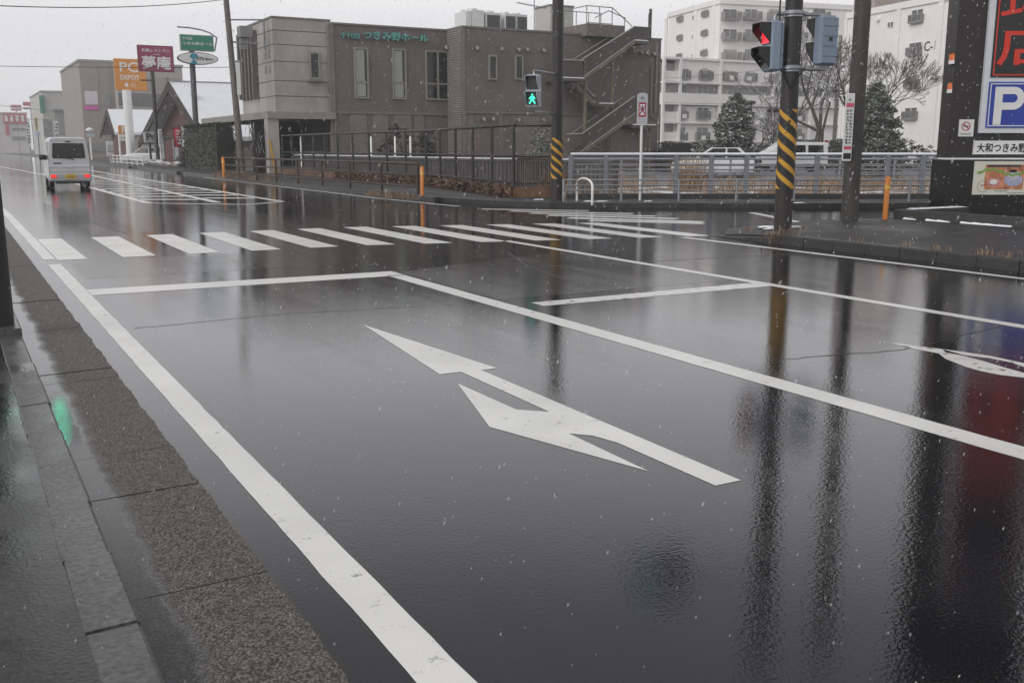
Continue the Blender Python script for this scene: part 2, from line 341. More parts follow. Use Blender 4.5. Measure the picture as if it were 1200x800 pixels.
lo_ = [(1041,401.8),(1072,409),(1100,414.2),(1108,420.5),(1132,430),(1150,435),(1172,439.4),(1200,442.6),(1230,445)]; hb_ = [(1108,412.8),(1130,417.4),(1152,423),(1180,431.5),(1200,437),(1225,441)]
A_ = [G(*q) for q in up_]; B_ = [G(*q) for q in ht_]; quad(A_[:4]+[B_[0]]); 
for k in range(4, 8): quad([A_[k-1], A_[k], B_[k-2], B_[k-3]])
quad([A_[0]]+[B_[0]]+[G(*q) for q in lo_[:3]][::-1][:-1])
C_ = [G(*q) for q in lo_[2:]]; D_ = [G(*q) for q in hb_]
for k in range(5): quad([D_[k], D_[k+1], C_[k+1], C_[k]])
quad([(4.9,8.14),(7.82,8.12),(7.82,8.43),(4.9,8.38)])
struct(g.build('worn_marking', WORN))
# ------------------------------------------------------------------ right-hand island pavement with its kerb, far pavement
def raised(name, pts, z, m, km, kw=.16, ramp=()):
    """pavement sheet with a separate kerb round the given edge run"""
    b = MB(); b.prism(pts, -.04, z, 0); return struct(b.build(name, m))
isl = [(11.56,-8),(11.56,11.6),(11.56,12.5),(11.62,13.25),(12.5,14.2),(14.4,14.65),(16.4,14.5),(18.0,14.6),(20.2,14.65),(32,9),(32,-8)]
zi = [.14,.135,.09,.035,.02,.025,.05,.09,.12,.14,.14]
b = MB(); n = len(isl); cen = (14.5,11.)
inner = [(x+(cen[0]-x)*.22, y+(cen[1]-y)*.22) for x, y in isl[2:7]]
ring = [(x,y,z) for (x,y),z in zip(isl, zi)]
b.add([(x,y,-.04) for x,y in isl]+ring, [(i,(i+1)%n,n+(i+1)%n,n+i) for i in range(n)])
top = ring[:2]+[(x,y,.14) for x,y in inner]+ring[7:]
iv = ring+[(x,y,.14) for x,y in inner]      # flat top with a ramped nose
b.add(iv, [(0,1,n,n+1,n+2,n+3,n+4,7,8,9,10)]+[(1,2,n),(2,3,n+1,n),(3,4,n+2,n+1),(4,5,n+3,n+2),(5,6,n+4,n+3),(6,7,n+4)])
struct(b.build('island_pavement', FARSIDE))
b = MB(); y = -8.
while y < 13.1:
    dx = R.uniform(-.004,.004); z = .146 if y < 11.3 else max(.03, .146-.062*(y-11.0)); c = 0
    b.loft([[(11.40+c+dx,y+.004,-.03),(11.55,y+.004,-.03),(11.55,y+.004,z),(11.425+c+dx,y+.004,z),(11.405+c+dx,y+.004,z-.02)],
            [(11.40+c+dx,y+.596,-.03),(11.55,y+.596,-.03),(11.55,y+.596,z-(.036 if y > 11.3 else 0)),(11.425+c+dx,y+.596,z-(.036 if y > 11.3 else 0)),(11.405+c+dx,y+.596,z-.02-(.036 if y > 11.3 else 0))]][::-1]); y += .6
struct(b.build('island_kerb', mat('dark_wet_kerb', (.03,.029,.028), .4, .35, 4, .4, 40)))
fs_ = [(12.05,140),(12.05,29),(12.15,26),(12.6,23.7),(13.4,22.0),(18.1,19.05),(22.2,17.2),(40,8.6),(42,11.5),(23.4,19.3),(15.2,23.9),(14.4,25.5),(15.4,34),(15.9,54),(16.3,140)]
b = MB(); b.prism(fs_, -.04, .11); struct(b.build('far_pavement', FARSIDE))
b = MB()
run = [(11.95,140),(11.95,80)], [(11.95,76),(11.95,62)], [(11.95,60),(11.95,29),(12.04,25.9)], [(13.5,21.8),(18.02,18.93),(22.1,17.06),(40,8.4)]
for rr in run:
    for p, q in zip(rr, rr[1:]):
        p, q = Vector((*p, 0)), Vector((*q, 0)); L_ = (q-p).length; d = (q-p)/L_; nn = Vector((-d.y, d.x, 0))*.075; k = 0.; st = .6 if p.y < 60 else 3.
        while k < L_-.05:
            a, c = p+d*(k+.004), p+d*(min(k+st, L_)-.004); b.prism([(a-nn)[:2],(c-nn)[:2],(c+nn)[:2],(a+nn)[:2]], -.03, .122); k += st
struct(b.build('far_kerb', MATS['dark_wet_kerb']))
# lots behind the railings
b = MB(); b.poly([(x,y,.02) for x,y in [tuple(LD(1.5,29.2)[:2]),tuple(LD(24,29.2)[:2]),tuple(LD(30,41)[:2]),tuple(LD(1.5,41)[:2])]])
def drygrass_ground():
    m = mat('dry_grass_bank', (.20,.125,.075), .9, .45, 1.2, .6, 25); nt = m.node_tree; bs = nt.nodes['Principled BSDF']; N = nt.nodes.new; L = nt.links.new
    old = bs.inputs['Base Color'].links[0].from_socket
    tc = N('ShaderNodeTexCoord'); n = N('ShaderNodeTexNoise'); n.inputs['Scale'].default_value = .55; n.inputs['Detail'].default_value = 8; n.inputs['Roughness'].default_value = .7; L(tc.outputs['Object'], n.inputs['Vector'])
    q = N('ShaderNodeMapRange'); q.inputs[1].default_value = .46; q.inputs[2].default_value = .56; L(n.outputs['Fac'], q.inputs[0])
    mx = N('ShaderNodeMix'); mx.data_type = 'RGBA'; L(q.outputs[0], mx.inputs[0]); L(old, mx.inputs[6]); mx.inputs[7].default_value = (.75,.77,.80,1); L(mx.outputs[2], bs.inputs['Base Color'])
    return m
struct(b.build('grass_bank', drygrass_ground()))
b = MB(); b.poly([(x,y,.01) for x,y in [tuple(LD(1.5,41.05)[:2]),tuple(LD(30,41.05)[:2]),tuple(LD(60,96)[:2]),tuple(LD(5,96)[:2])]]); struct(b.build('parking_lot', mat('parking_asphalt', (.10,.10,.105), .45, .3, .6)))
b = MB(); b.poly([(x,y,.01) for x,y in [(16.3,56.5),(60,56.5),(60,140),(16.3,140)]]); struct(b.build('restaurant_lot', mat('parking_asphalt', (.1,.1,.1))))

# ================================================================== POLES
def helix_mat():
    m = bpy.data.materials.new('hazard_wrap'); m.use_nodes = True; nt = m.node_tree; b = nt.nodes['Principled BSDF']; N = nt.nodes.new; L = nt.links.new
    tc = N('ShaderNodeTexCoord'); s = N('ShaderNodeSeparateXYZ'); L(tc.outputs['Object'], s.inputs[0])
    at = N('ShaderNodeMath'); at.operation = 'ARCTAN2'; L(s.outputs[1], at.inputs[0]); L(s.outputs[0], at.inputs[1])
    k = N('ShaderNodeMath'); k.operation = 'MULTIPLY_ADD'; L(s.outputs[2], k.inputs[0]); k.inputs[1].default_value = 1/.25
    a2 = N('ShaderNodeMath'); a2.operation = 'MULTIPLY'; L(at.outputs[0], a2.inputs[0]); a2.inputs[1].default_value = 3/(2*math.pi); L(a2.outputs[0], k.inputs[2])
    fr = N('ShaderNodeMath'); fr.operation = 'FRACT'; L(k.outputs[0], fr.inputs[0])
    c = N('ShaderNodeMath'); c.operation = 'LESS_THAN'; L(fr.outputs[0], c.inputs[0]); c.inputs[1].default_value = .38
    n = N('ShaderNodeTexNoise'); n.inputs['Scale'].default_value = 7; n.inputs['Detail'].default_value = 8; L(tc.outputs['Object'], n.inputs['Vector'])
    w = N('ShaderNodeMapRange'); w.inputs[1].default_value = .34; w.inputs[2].default_value = .42; L(n.outputs['Fac'], w.inputs[0])
    mu = N('ShaderNodeMath'); mu.operation = 'MULTIPLY'; L(c.outputs[0], mu.inputs[0]); L(w.outputs[0], mu.inputs[1])
    mx = N('ShaderNodeMix'); mx.data_type = 'RGBA'; mx.inputs[6].default_value = (.014,.013,.013,1); mx.inputs[7].default_value = (.52,.27,.02,1); L(mu.outputs[0], mx.inputs[0]); L(mx.outputs[2], b.inputs['Base Color'])
    b.inputs['Roughness'].default_value = .5
    return m
HAZ = helix_mat()
darkpole = mat('wet_dark_pole', (.022, .019, .017), .5, .35, 3, .25, 50, stretch=(1,1,.25))
def utility_pole(label, loc, h, r0, r1, m, wrap=None, steps=True, lean=(0,0)):
    t = thing('utility_pole', label, 'utility pole', loc, 0, 'utility poles')
    b = MB(); b.path([(0,0,-.02),(lean[0]*.5,lean[1]*.5,h*.5),(lean[0],lean[1],h)], [r0,(r0+r1)/2,r1], 24); b.build('pole_shaft', m, t)
    if wrap:
        def rr(z): return r0+(r1-r0)*z/h
        b = MB(); b.path([(0,0,wrap[0]),(0,0,wrap[1])], [rr(wrap[0])+.006, rr(wrap[1])+.006], 32); b.build('warning_wrap', HAZ, t)
    if steps:
        z = 1.9; s = 1
        while z < h-.5:
            b = MB(); rr_ = r0+(r1-r0)*z/h; a = LD(s, .15).normalized(); p = Vector((lean[0]*z/h, lean[1]*z/h, z))
            b.tube(p+a*(rr_-.01), p+a*(rr_+.13), .009, n=6); b.tube(p+a*(rr_+.12)-Vector((0,0,.0)), p+a*(rr_+.12)+Vector((0,0,.035)), .009, n=6); b.build('step_bolt', galv, t); s = -s; z += .45 if z > 3.4 else 3.4
    return t
P1 = (*G(652,235,.11), .11); P2 = (*G(917,269,.13), .13); P3 = (*G(995,258,.14), .14)
pole1 = utility_pole('dark pole with black and yellow wrap carrying the green walking figure signal', P1, 5.6, .155, .145, darkpole, (.58, 1.64), False)
pole2 = utility_pole('dark pole with black and yellow wrap on the near island carrying two signals', P2, 8, .15, .13, darkpole, (.69, 1.99), False)
pole3 = utility_pole('plain grey concrete pole beside the orange post, with a narrow white notice', P3, 9, .158, .132, mat('wet_grey_pole', (.048,.044,.040), .55, .4, 3, .3, 50, stretch=(1,1,.3)), None, True)
pole4 = utility_pole('pale weathered pole in front of the dark clipped hedge by the hall', (*G(284,203,.11), .11), 10.4, .19, .14, mat('weathered_pole', (.12,.105,.095), .7, .35, 2, .3, 30), None, True, (-.45, 0))
pole5 = utility_pole('black pole at the left edge of the photo standing on the kerb', (*G(-8,381,.1), .1), 8.5, .155, .13, mat('near_dark_pole', (.016,.016,.017), .45, .3, 4), None, False)
# plates and fittings on the pole by the hedge
b = MB(); b.box(-.11,-.225,4.2,.11,-.2,6.0); b.build('white_plate', white, pole4)
b = MB(); b.tube((-.45,0,8.1),(1.55,-.1,8.2),.04); b.tube((1.55,-.1,8.2),(1.55,-.1,6.6),.05); b.build('bracket_arm', greymetal, pole4)
b = MB(); b.bbox(.15,-.4,7.2,.85,.2,7.8,.03); b.box(.2,-.2,6.6,.6,.1,7.18); b.build('transformer_box', mat('transformer_grey', (.2,.2,.2), .5), pole4)
for z, l in ((6.9, 1.2), (5.9, .3)):
    b = MB(); b.box(-.2,-.24,z,l,-.17,z+.09)
    for x in (.25, .6, 1.0, 1.4):
        if x < l: b.tube((x,-.2,z+.09),(x,-.2,z+.27),.045,.03,8)
    b.build('crossarm', greymetal, pole4)
# narrow notice on the concrete pole
nt_ = thing('pole_notice', 'narrow white notice board with pink and black characters strapped to the grey pole', 'notice board', LD(*[ (lambda p: (p.x*CY-p.y*SY, p.x*SY+p.y*CY))(Vector(P3))][0]), -YAW)
nt_.location = Vector(P3)+LD(-.19, -.2, 0)
z0 = D3(988,190,17.9).z-.14; z1 = D3(1000,106,17.9).z-.14
b = MB(); b.bbox(-.085,-.02,z0,.085,.02,z1,.012); b.build('board', white, nt_)
b = MB(); b.box(-.07,-.0225,z0+.04,.07,-.0205,z0+.15); b.build('black_band', black, nt_)
pink = mat('pink_print', (.62,.10,.16), .5, .1)
for za, zb in ((.80,.86),(.175,.225)):
    b = MB(); b.box(-.07,-.0235,z0+(z1-z0)*za,.07,-.021,z0+(z1-z0)*zb); b.build('pink_band', pink, nt_)
strokes(nt_, 0, z0+(z1-z0)*.51, .12, (z1-z0)*.52, 2, -.0205, black, rows=11, seed=4)
strokes(nt_, 0, z0+(z1-z0)*.93, .09, .12, 1, -.0205, mat('grey_green_print', (.2,.28,.25)), seed=9)

# ------------------------------------------------------------------ pedestrian signals
sigm = mat('signal_housing', (.34,.37,.42), .4, .08, 4)
siggrey = mat('signal_housing_blue', (.20,.25,.32), .4, .1, 4)
redon = mat('red_lamp', (.5,.02,.02), .3, 0, emit=(1,.03,.05), est=1.0)
greenon = mat('green_lamp', (.02,.3,.25), .3, 0, emit=(.05,1,.62), est=1.3)
lensoff = mat('dark_lens', (.02,.02,.022), .25, .1)
def man(m, y, walking):
    """figure cut-out of the lamp"""
    b = MB(); b.disc((0,.085), .022, y, 14, 0, .004)
    b.slab([(-.035,.055),(-.035,-.02),(.035,-.02),(.035,.055)], y-.004, y)
    if walking:
        b.slab([(-.035,-.02),(-.075,-.105),(-.05,-.11),(0,-.035),(.05,-.11),(.078,-.10),(.035,-.02)], y-.004, y); b.slab([(-.035,.055),(-.08,.0),(-.065,-.012),(-.03,.02)], y-.0045, y-.0005); b.slab([(.035,.055),(.075,.0),(.06,-.01),(.03,.02)], y-.0045, y-.0005)
    else:
        b.slab([(-.03,-.02),(-.03,-.115),(-.006,-.115),(0,-.04),(.006,-.115),(.03,-.115),(.03,-.02)], y-.004, y)
    return b
def ped_signal(label, loc, rz, lit, housing, arms):
    t = thing('pedestrian_signal', label, 'pedestrian signal', loc, rz, 'pedestrian signals')
    b = MB(); b.bbox(-.18,-.13,-.40,.18,.07,.40,.035); b.box(-.15,.07,-.36,.15,.095,.36)
    for z in (-.24,-.08,.08,.24): b.box(-.152,.095,z-.012,.152,.105,z+.012)
    b.build('housing', housing, t)
    b = MB(); b.box(-.03,.105,-.01,.03,.111,.05); b.build('latch', black, t)
    for s, nm in ((1,'red'),(-1,'green')):
        b = MB(); z = .19*s; b.box(-.148,-.145,z-.155,.148,-.131,z+.155); b.build('lens', lensoff, t)
        b = MB()      # hood: top and two sloping sides
        w = .158; d = .19
        for q in (0,):
            b.slab([(-w,z+.165),(w,z+.165),(w,z+.178),(-w,z+.178)], -.131-d, -.131)
            for sx in (-1, 1):
                x = sx*w
                b.add([(x,-.131,z+.165),(x,-.131-d,z+.165),(x,-.131-d,z+.06),(x,-.131,z-.15),(x-sx*.012,-.131,z+.165),(x-sx*.012,-.131-d,z+.165),(x-sx*.012,-.131-d,z+.06),(x-sx*.012,-.131,z-.15)],
                      [(0,1,2,3),(7,6,5,4),(0,4,5,1),(1,5,6,2),(2,6,7,3)])
        b.build('hood', black if housing is siggrey else housing, t)
        if lit == nm:
            bb = man(None, -.146, nm == 'green'); bb.v = [(x*1.15, y, z+zz*1.15) for x, y, zz in bb.v]; bb.build('lit_figure', redon if nm == 'red' else greenon, t)
            if nm == 'red':
                b = MB(); b.box(-.14,-.1455,z-.14,.14,-.1452,z+.14); b.build('red_field', redon, t)
    for a in arms:
        b = MB(); b.path(a, .028, 10); b.build('bracket_arm', galv, t)
    return t
def toloc(root_loc, rz, p):
    return Matrix.Rotation(-rz, 3, 'Z') @ (Vector(p)-Vector(root_loc))
# green signal on the far pole
l = D3(625.5,107,25.6); rz = -YAW-.28
dp = Vector((P1[0], P1[1], 0))
arms = [[toloc(l, rz, l+Vector((0,0,.40))), toloc(l, rz, l+Vector((0,0,.50))), toloc(l, rz, Vector((P1[0],P1[1],l.z+.5)))],
        [toloc(l, rz, l+Vector((0,0,-.40))), toloc(l, rz, l+Vector((0,0,-.50))), toloc(l, rz, Vector((P1[0],P1[1],l.z-.5)))]]
ped_signal('grey crossing signal with the green walking figure lit', l, rz, 'green', sigm, arms)
# the two on the near pole
D2 = P2[0]*SY+P2[1]*CY
def arms2(l, rz, zt, zb):
    c = Vector((P2[0], P2[1], 0)); 
    return [[toloc(l, rz, l+Vector((0,0,.40))), toloc(l, rz, Vector((l.x,l.y,zt-.04))), toloc(l, rz, Vector((l.x,l.y,zt))+(c-Vector((l.x,l.y,0)))*.08), toloc(l, rz, Vector((P2[0],P2[1],zt)))],
            [toloc(l, rz, l+Vector((0,0,-.40))), toloc(l, rz, Vector((l.x,l.y,zb+.04))), toloc(l, rz, Vector((l.x,l.y,zb))+(c-Vector((l.x,l.y,0)))*.08), toloc(l, rz, Vector((P2[0],P2[1],zb)))]]
zt = D3(920,17,D2).z; zb = D3(920,81,D2).z
l = D3(906.5,55,D2-.05); rz = -YAW-rad(79)
ped_signal('grey crossing signal seen from its side with the red figure lit', l, rz, 'red', siggrey, arms2(l, rz, zt, zb))
l = D3(968.5,48,D2+.1); rz = -YAW-rad(180-24)
ped_signal('grey crossing signal seen from its back', l, rz, 'green', siggrey, arms2(l, rz, zt, zb))
for z in (zt, zb):
    b = MB(); b.path([(0,0,z-.05-.13),(0,0,z+.05-.13)], .165, 24); b.path([(.172*math.cos(a),.172*math.sin(a),z-.13) for a in [k*math.pi/6 for k in range(13)]], .022, 6); b.build('clamp_band', galv, pole2)
b = MB(); q = [Vector((0,0,9.))+LD(-.3,0)]+[LD(-.27-.05*math.sin(k), -.1, 9-k*.9) for k in range(1,7)]+[LD(-.22,-.1,zb-.1),LD(-.05,-.2,zb-.45),LD(.2,-.1,zb-.12)]
b.path(q, .016, 6); b.build('cable', black, pole2)
# vehicle signals over the road, above the frame: the wet road mirrors their green lamps
def vehicle_signal(label, pole_xy, z, head, group, lamp):
    t = thing('traffic_signal', label, 'traffic signal', (*head, z), 0, group)
    b = MB(); b.bbox(-.62,-.1,-.2,.62,.1,.2,.06); b.build('housing', sigm, t)
    for k, x in enumerate((-.4, 0, .4)):
        b = MB(); b.disc((x,0), .15, -.101, 24, 0, .012); b.build('lens', lamp if k == 0 else lensoff, t)
        b = MB(); b.path([(x,-.1,.01),(x,-.32,.03)], .165, 20, caps=False); b.build('hood', sigm, t)
    px, py = pole_xy
    b = MB(); b.tube((0,.05,.2),(0,.05,.38),.035); b.tube((0,.05,.36),(px-head[0],py-head[1],.30),.045); b.build('signal_arm', galv, t)
    return t
greenon2 = mat('green_signal_lamp', (.02,.3,.2), .3, 0, emit=(.02,1,.55), est=9.)
vehicle_signal('overhead traffic signal with its green lamp lit, mirrored in the gutter water', (-.7,28.4), 5.6, (2.2,27.9), 'traffic signals over the road', greenon2)
b = MB()
utility_pole('steel signal pole left of the road beyond the crossing', (-.7,28.4,.05), 7, .12, .1, galv, None, False)
vehicle_signal('overhead traffic signal on the near island pole, mirrored on the dark road', P2[:2], 5.7, (10.05,12.9), 'traffic signals over the road', mat('green_signal_lamp_dim', (.02,.3,.2), .3, 0, emit=(.02,1,.55), est=2.2))

# ------------------------------------------------------------------ no-crossing sign, hoop, posts
p = G(750,235,.11); t = thing('road_sign', 'white post with a red framed no pedestrian crossing sign', 'road sign', (*p,.11), -YAW)
Ds = p[0]*SY+p[1]*CY; zt_ = D3(750,109,Ds).z-.11; zb_ = D3(750,146,Ds).z-.11; k = Ds/1189
b = MB(); b.tube((0,.03,0),(0,.03,zt_-.05),.035,n=12); b.build('post', white, t)
w = 6.2*k
b = MB(); b.slab([(-w,zb_),(w,zb_),(w,zt_-.06),(w-.03,zt_-.02),(w*.4,zt_),(-w*.4,zt_),(-w+.03,zt_-.02),(-w,zt_-.06)], -.02, 0); b.build('sign_board', mat('sign_grey_white', (.42,.43,.45), .4, .1), t)
ra, rb = D3(750,137,Ds).z-.11, D3(750,120.5,Ds).z-.11; redp = mat('sign_red', (.35,.02,.05), .4, .1); ws = 4.2*k
b = MB(); b.box(-ws,-.026,ra,ws,-.0205,rb); b.build('red_frame', redp, t)
b = MB(); b.box(-ws*.76,-.03,ra+.045,ws*.76,-.0265,rb-.045); b.build('white_field', white, t)
b = man(None, -.031, True); b.v = [(x*.95, y, (ra+rb)/2+z*1.05) for x, y, z in b.v]; b.build('figure', mat('sign_blue', (.03,.04,.14), .4, .1), t)
b = MB(); c = (ra+rb)/2
for s in (1,-1): b.slab([(-.1,c-.13*s),(-.085,c-.145*s),(.1,c+.13*s),(.085,c+.145*s)] if s > 0 else [(.1,c-.13),(.085,c-.145),(-.1,c+.13),(-.085,c+.145)][::-1], -.037 if s > 0 else -.039, -.036 if s > 0 else -.038)
b.build('red_cross', redp, t)
strokes(t, 0, zt_-.13, 4.3*k, .09, 3, -.0205, MATS['sign_blue'], seed=2); strokes(t, 0, zt_-.25, 9*k, .05, 6, -.0205, mat('sign_pale_print', (.2,.22,.28)), seed=3)
a, c = Vector((*G(676,236,.11),.11)), Vector((*G(694,240,.11),.11)); m_ = (a+c)/2; t = thing('hoop_barrier', 'low white steel hoop in front of the grey railing', 'hoop barrier', m_, 0)
b = MB(); hh = .62
pts = [a-m_+Vector((0,0,z)) for z in (-.02,.3,.45)]+[(a-m_)*math.cos(q)+Vector((0,0,.45+.17*math.sin(q))) for q in [math.pi*k/10 for k in range(1,10)]]+[c-m_+Vector((0,0,z)) for z in (.45,.3,-.02)]
b.path(pts, .03, 10); tag(b.build('hoop', white, t), None or 'white steel hoop', 'hoop') if 0 else b.build('hoop', white, t)
for q in (a-m_, c-m_): b = MB(); b.tube(q, q+Vector((0,0,.02)), .06); b.build('base_flange', galv, t)
def marker_post(label, px, py, top, z, half):
    p = G(px, py, z); Dq = p[0]*SY+p[1]*CY; h = D3(px, top, Dq).z-z
    t = thing('marker_post', label, 'marker post', (*p, z), 0, 'orange marker posts')
    b = MB(); b.path([(0,0,-.01),(0,0,h*.97),(0,0,h)], [half,half,half*.6], 16); b.build('tube', orange, t)
    b = MB(); b.path([(0,0,h*.72),(0,0,h*.80)], half+.003, 16); b.build('reflective_band', mat('yellow_band',(.75,.5,.08),.35,.1), t)
    return t
marker_post('orange marker post where the black kerbside rail ends at the corner', 495, 229, 195, .11, .055)
marker_post('orange marker post at the planter kerb beside the black sign pylon', 1037, 257, 207, .14, .05)

# ------------------------------------------------------------------ kerbside dark rail (left) and tall dark fence
def rail_line(name, label, cat, pts, z0, posts_step, rails, h, m, pr=.03, rr=.02, railm=None, snowtop=False, box=False, group=None):
    o = Vector((*pts[0], z0)); t = thing(name, label, cat, o, 0, group)
    segs = []; 
    for p, q in zip(pts, pts[1:]):
        p, q = Vector((*p,z0))-o, Vector((*q,z0))-o; n = max(1, round((q-p).length/posts_step))
        segs.append((p, q, n))
    for i, (p, q, n) in enumerate(segs):
        for k in range(n+(1 if i == len(segs)-1 else 0)):
            c = p+(q-p)*k/n; b = MB()
            if box:
                d = (q-p).normalized(); nn = Vector((-d.y,d.x,0))
                b.prism([tuple((c+d*a*pr+nn*e*pr*1.4)[:2]) for a, e in ((-1,-1),(1,-1),(1,1),(-1,1))], -.02, h)
            else: b.tube(c+Vector((0,0,-.02)), c+Vector((0,0,h+.03)), pr, n=10); 
            b.build('post', m, t)
    for z, r in rails:
        b = MB(); path = [segs[0][0]]+[s[1] for s in segs]
        b.path([v+Vector((0,0,z)) for v in path], r, 8); b.build('rail', railm or m, t)
    if snowtop:
        b = MB(); path = [segs[0][0]]+[s[1] for s in segs]; b.path([v+Vector((0,0,rails[0][0]+rails[0][1]*.55)) for v in path], rails[0][1]*.95, 8); b.build('snow_cap', snow, t)
    return t
rustmetal = mat('rusty_dark_metal', (.026,.021,.019), .55, .4, 6, var2=(.05,.028,.02))
ra_ = G(262,207.5,.11); rb_ = G(490,228.5,.11)
rail_line('kerb_rail', 'low black three bar rail along the far kerb', 'railing', [ra_, rb_], .11, 2.55, [(.92,.038),(.58,.03),(.24,.03)], .92, rustmetal, .045)
marker_post('rust stained orange post at the far left end of the black kerbside rail', 262.5, 208, 184, .11, .07)
fpts = [G(650,231,.11), G(602,231,.11), G(500,217,.11), (15.55,44), (15.75,53.3)]
FB = .40
rail_line('tall_fence', 'tall dark post and rail fence standing on the rust brown footing', 'fence', fpts, FB, 2.0, [(1.72,.045),(.86,.035),(.12,.03)], 1.72, darkmetal, .05)
o = Vector((*fpts[0], 0)); t = tag(MB().build('fence_footing', concrete) if 0 else None, '', '') if 0 else None
b = MB()
for p, q in zip(fpts, fpts[1:]):
    p, q = Vector((*p,0)), Vector((*q,0)); d = (q-p).normalized(); nn = Vector((-d.y,d.x,0))*.1; b.prism([(p-nn)[:2],(q-nn)[:2],(q+nn)[:2],(p+nn)[:2]][::-1] if 0 else [(p-nn)[:2],(q-nn)[:2],(q+nn)[:2],(p+nn)[:2]], .1, FB+.001*len(b.f))
tag(b.build('fence_footing', mat('rusty_footing', (.075,.045,.032), .8, .6, 1.6, .6, 20, var2=(.12,.065,.04))), 'low rust stained concrete footing under the tall dark fence', 'footing')
# picket section by the pole
b0 = Vector((*G(606,231,.11),.0)); b1 = Vector((*G(652,232,.11),0)); t = thing('picket_fence', 'rusty vertical bar fence behind the pole with the green signal', 'fence', b0+LD(0,.25,FB), 0)
b = MB(); d = (b1-b0)
for k in range(19):
    c = d*k/18; b.tube(c, c+Vector((0,0,.85)), .014, n=6)
b.build('pickets', rustmetal, t)
b = MB(); b.tube(Vector((0,0,.78)), d+Vector((0,0,.78)), .02); b.tube(Vector((0,0,.1)), d+Vector((0,0,.1)), .02); b.build('rail', rustmetal, t)
# ribbed retaining wall with snow coping behind the fence
wp = [(18.4,26.2),(16.9,33),(16.75,54)]
t = thing('retaining_wall', 'low grey ribbed wall with a snow dusted coping behind the tall fence', 'wall', (*wp[0],0), 0); o = Vector((*wp[0],0))
b = MB(); cp = MB(); sn = MB(); rib = MB()
for p, q in zip(wp, wp[1:]):
    p, q = Vector((*p,0))-o, Vector((*q,0))-o; d = (q-p).normalized(); nn = Vector((-d.y,d.x,0)); L_ = (q-p).length
    Q = lambda w, z0_, z1_, B, off=0.: B.prism([tuple((p+nn*(off-w))[:2]),tuple((q+nn*(off-w))[:2]),tuple((q+nn*(off+w))[:2]),tuple((p+nn*(off+w))[:2])], z0_, z1_)
    Q(.12,0,1.02,b); Q(.17,1.02,1.11,cp); Q(.15,1.11,1.135,sn)
    k = .1
    while k < L_:
        c = p+d*k; s = c+nn*.12; rib.prism([tuple((s-d*.05)[:2]),tuple((s+d*.05)[:2]),tuple((s+d*.04+nn*.03)[:2]),tuple((s-d*.04+nn*.03)[:2])], .02, 1.01); k += .2
wallm = mat('wall_grey', (.085,.08,.078), .75, .3, 1.5, .3, 20)
b.build('wall_body', wallm, t); rib.build('rib_face', wallm, t); cp.build('coping', wallm, t); sn.build('snow_cap', snow, t)
# grey railings along the cross street
DR = 26.3
def ln(D, L0, L1): return [tuple(LD(L0,D)[:2]), tuple(LD(L1,D)[:2])]
kk = DR/1189
rail_line('pipe_rail', 'low two bar galvanised pipe rail at the edge of the cross street', 'railing', ln(DR, (661-600)*kk, 13.4), .11, 69*kk, [(.56,.022),(.42,.018),(.30,.018)], .56, galv, .034)
rail_line('bridge_railing', 'tall grey bridge railing with many thin bars and a snow covered top rail', 'railing', ln(28., 1.62, 14.3), .24, .955, [(1.06,.04),(.94,.02),(.80,.02),(.66,.02),(.52,.02),(.38,.02),(.22,.02)], 1.05, greymetal, .055, railm=mat('rail_grey', (.27,.285,.32), .35, .1, 5, metal=.3), snowtop=True, box=True)
b = MB(); a_, c_ = LD(1.5,27.9), LD(14.6,27.9); n_ = LD(0,.18); b.prism([(a_)[:2],(c_)[:2],(c_+n_)[:2],(a_+n_)[:2]], .05, .243); tag(b.build('railing_plinth', mat('dark_concrete', (.035,.034,.034), .5, .3, 2)), 'long dark wet concrete plinth under the bridge railing', 'plinth')
rail_line('far_bridge_railing', 'second thinner grey railing on the far side of the grass bank', 'railing', ln(37., 2.0, 20), .05, 2.1, [(1.05,.035),(.8,.02),(.55,.02),(.3,.02)], 1.05, galv, .04)

# ================================================================== HALL
BX, BY = 16.06, 55.
hall = thing('hall_building', 'two storey brown hall with teal lettering, ribbed edges and an outside stair', 'hall', (BX, BY, 0), 0)
def hx(px, py, Y=55.): x, z = FP(px, py, Y); return x-BX, z
tan_c = mat('hall_concrete_panel', (.35,.318,.298), .8, .22, .7, .25, 12, stretch=(1,1,.5))
brown = mat('hall_brown_stucco', (.150,.121,.115), .85, .2, .9, .5, 9, stretch=(1,1,.6))
brown_l = mat('hall_lower_panel', (.19,.16,.147), .8, .2, 1.2, .3, 10)
ribm = mat('hall_ribbed_panel', (.23,.205,.185), .8, .2, 2)
trim = mat('hall_trim', (.17,.155,.14), .6, .15, 2)
frame = mat('window_frame_metal', (.24,.225,.20), .45, .1, 3)
curtain = mat('pale_curtain', (.33,.34,.31), .85, .15, 6, stretch=(6,6,.3))
# left entrance block: front at local y=.3, 3.2 wide, 7 deep
zt0 = 8.38; zc = 3.42
b = MB(); b.box(0,.3,zc,3.3,7.2,zt0); b.box(.0,.3,zt0,3.3,.55,zt0+.02); b.build('entrance_block', tan_c, hall)
jm = mat('panel_joint', (.06,.055,.05), .8, .1)
b = MB()
for py in (36.5, 53, 72.5, 95, 113):
    x, z = hx(340, py, 55.3); b.box(-.006,.294,z-.02,3.2,.31,z+.02); b.box(-.008,.29,z-.02,.02,7.2,z+.02)
b.build('joint_line', jm, hall)
b = MB(); b.box(-.05,.25,zt0,3.3,7.25,zt0+.09); b.build('parapet_cap', trim, hall)
for k in range(5):   # vertical fins on the road side
    y = 3.4+k*.75; b = MB(); b.box(-.34,y,4.3,-.002,y+.28,zt0-.35); b.build('fin', mat('hall_fin', (.12,.11,.10), .8, .2), hall)
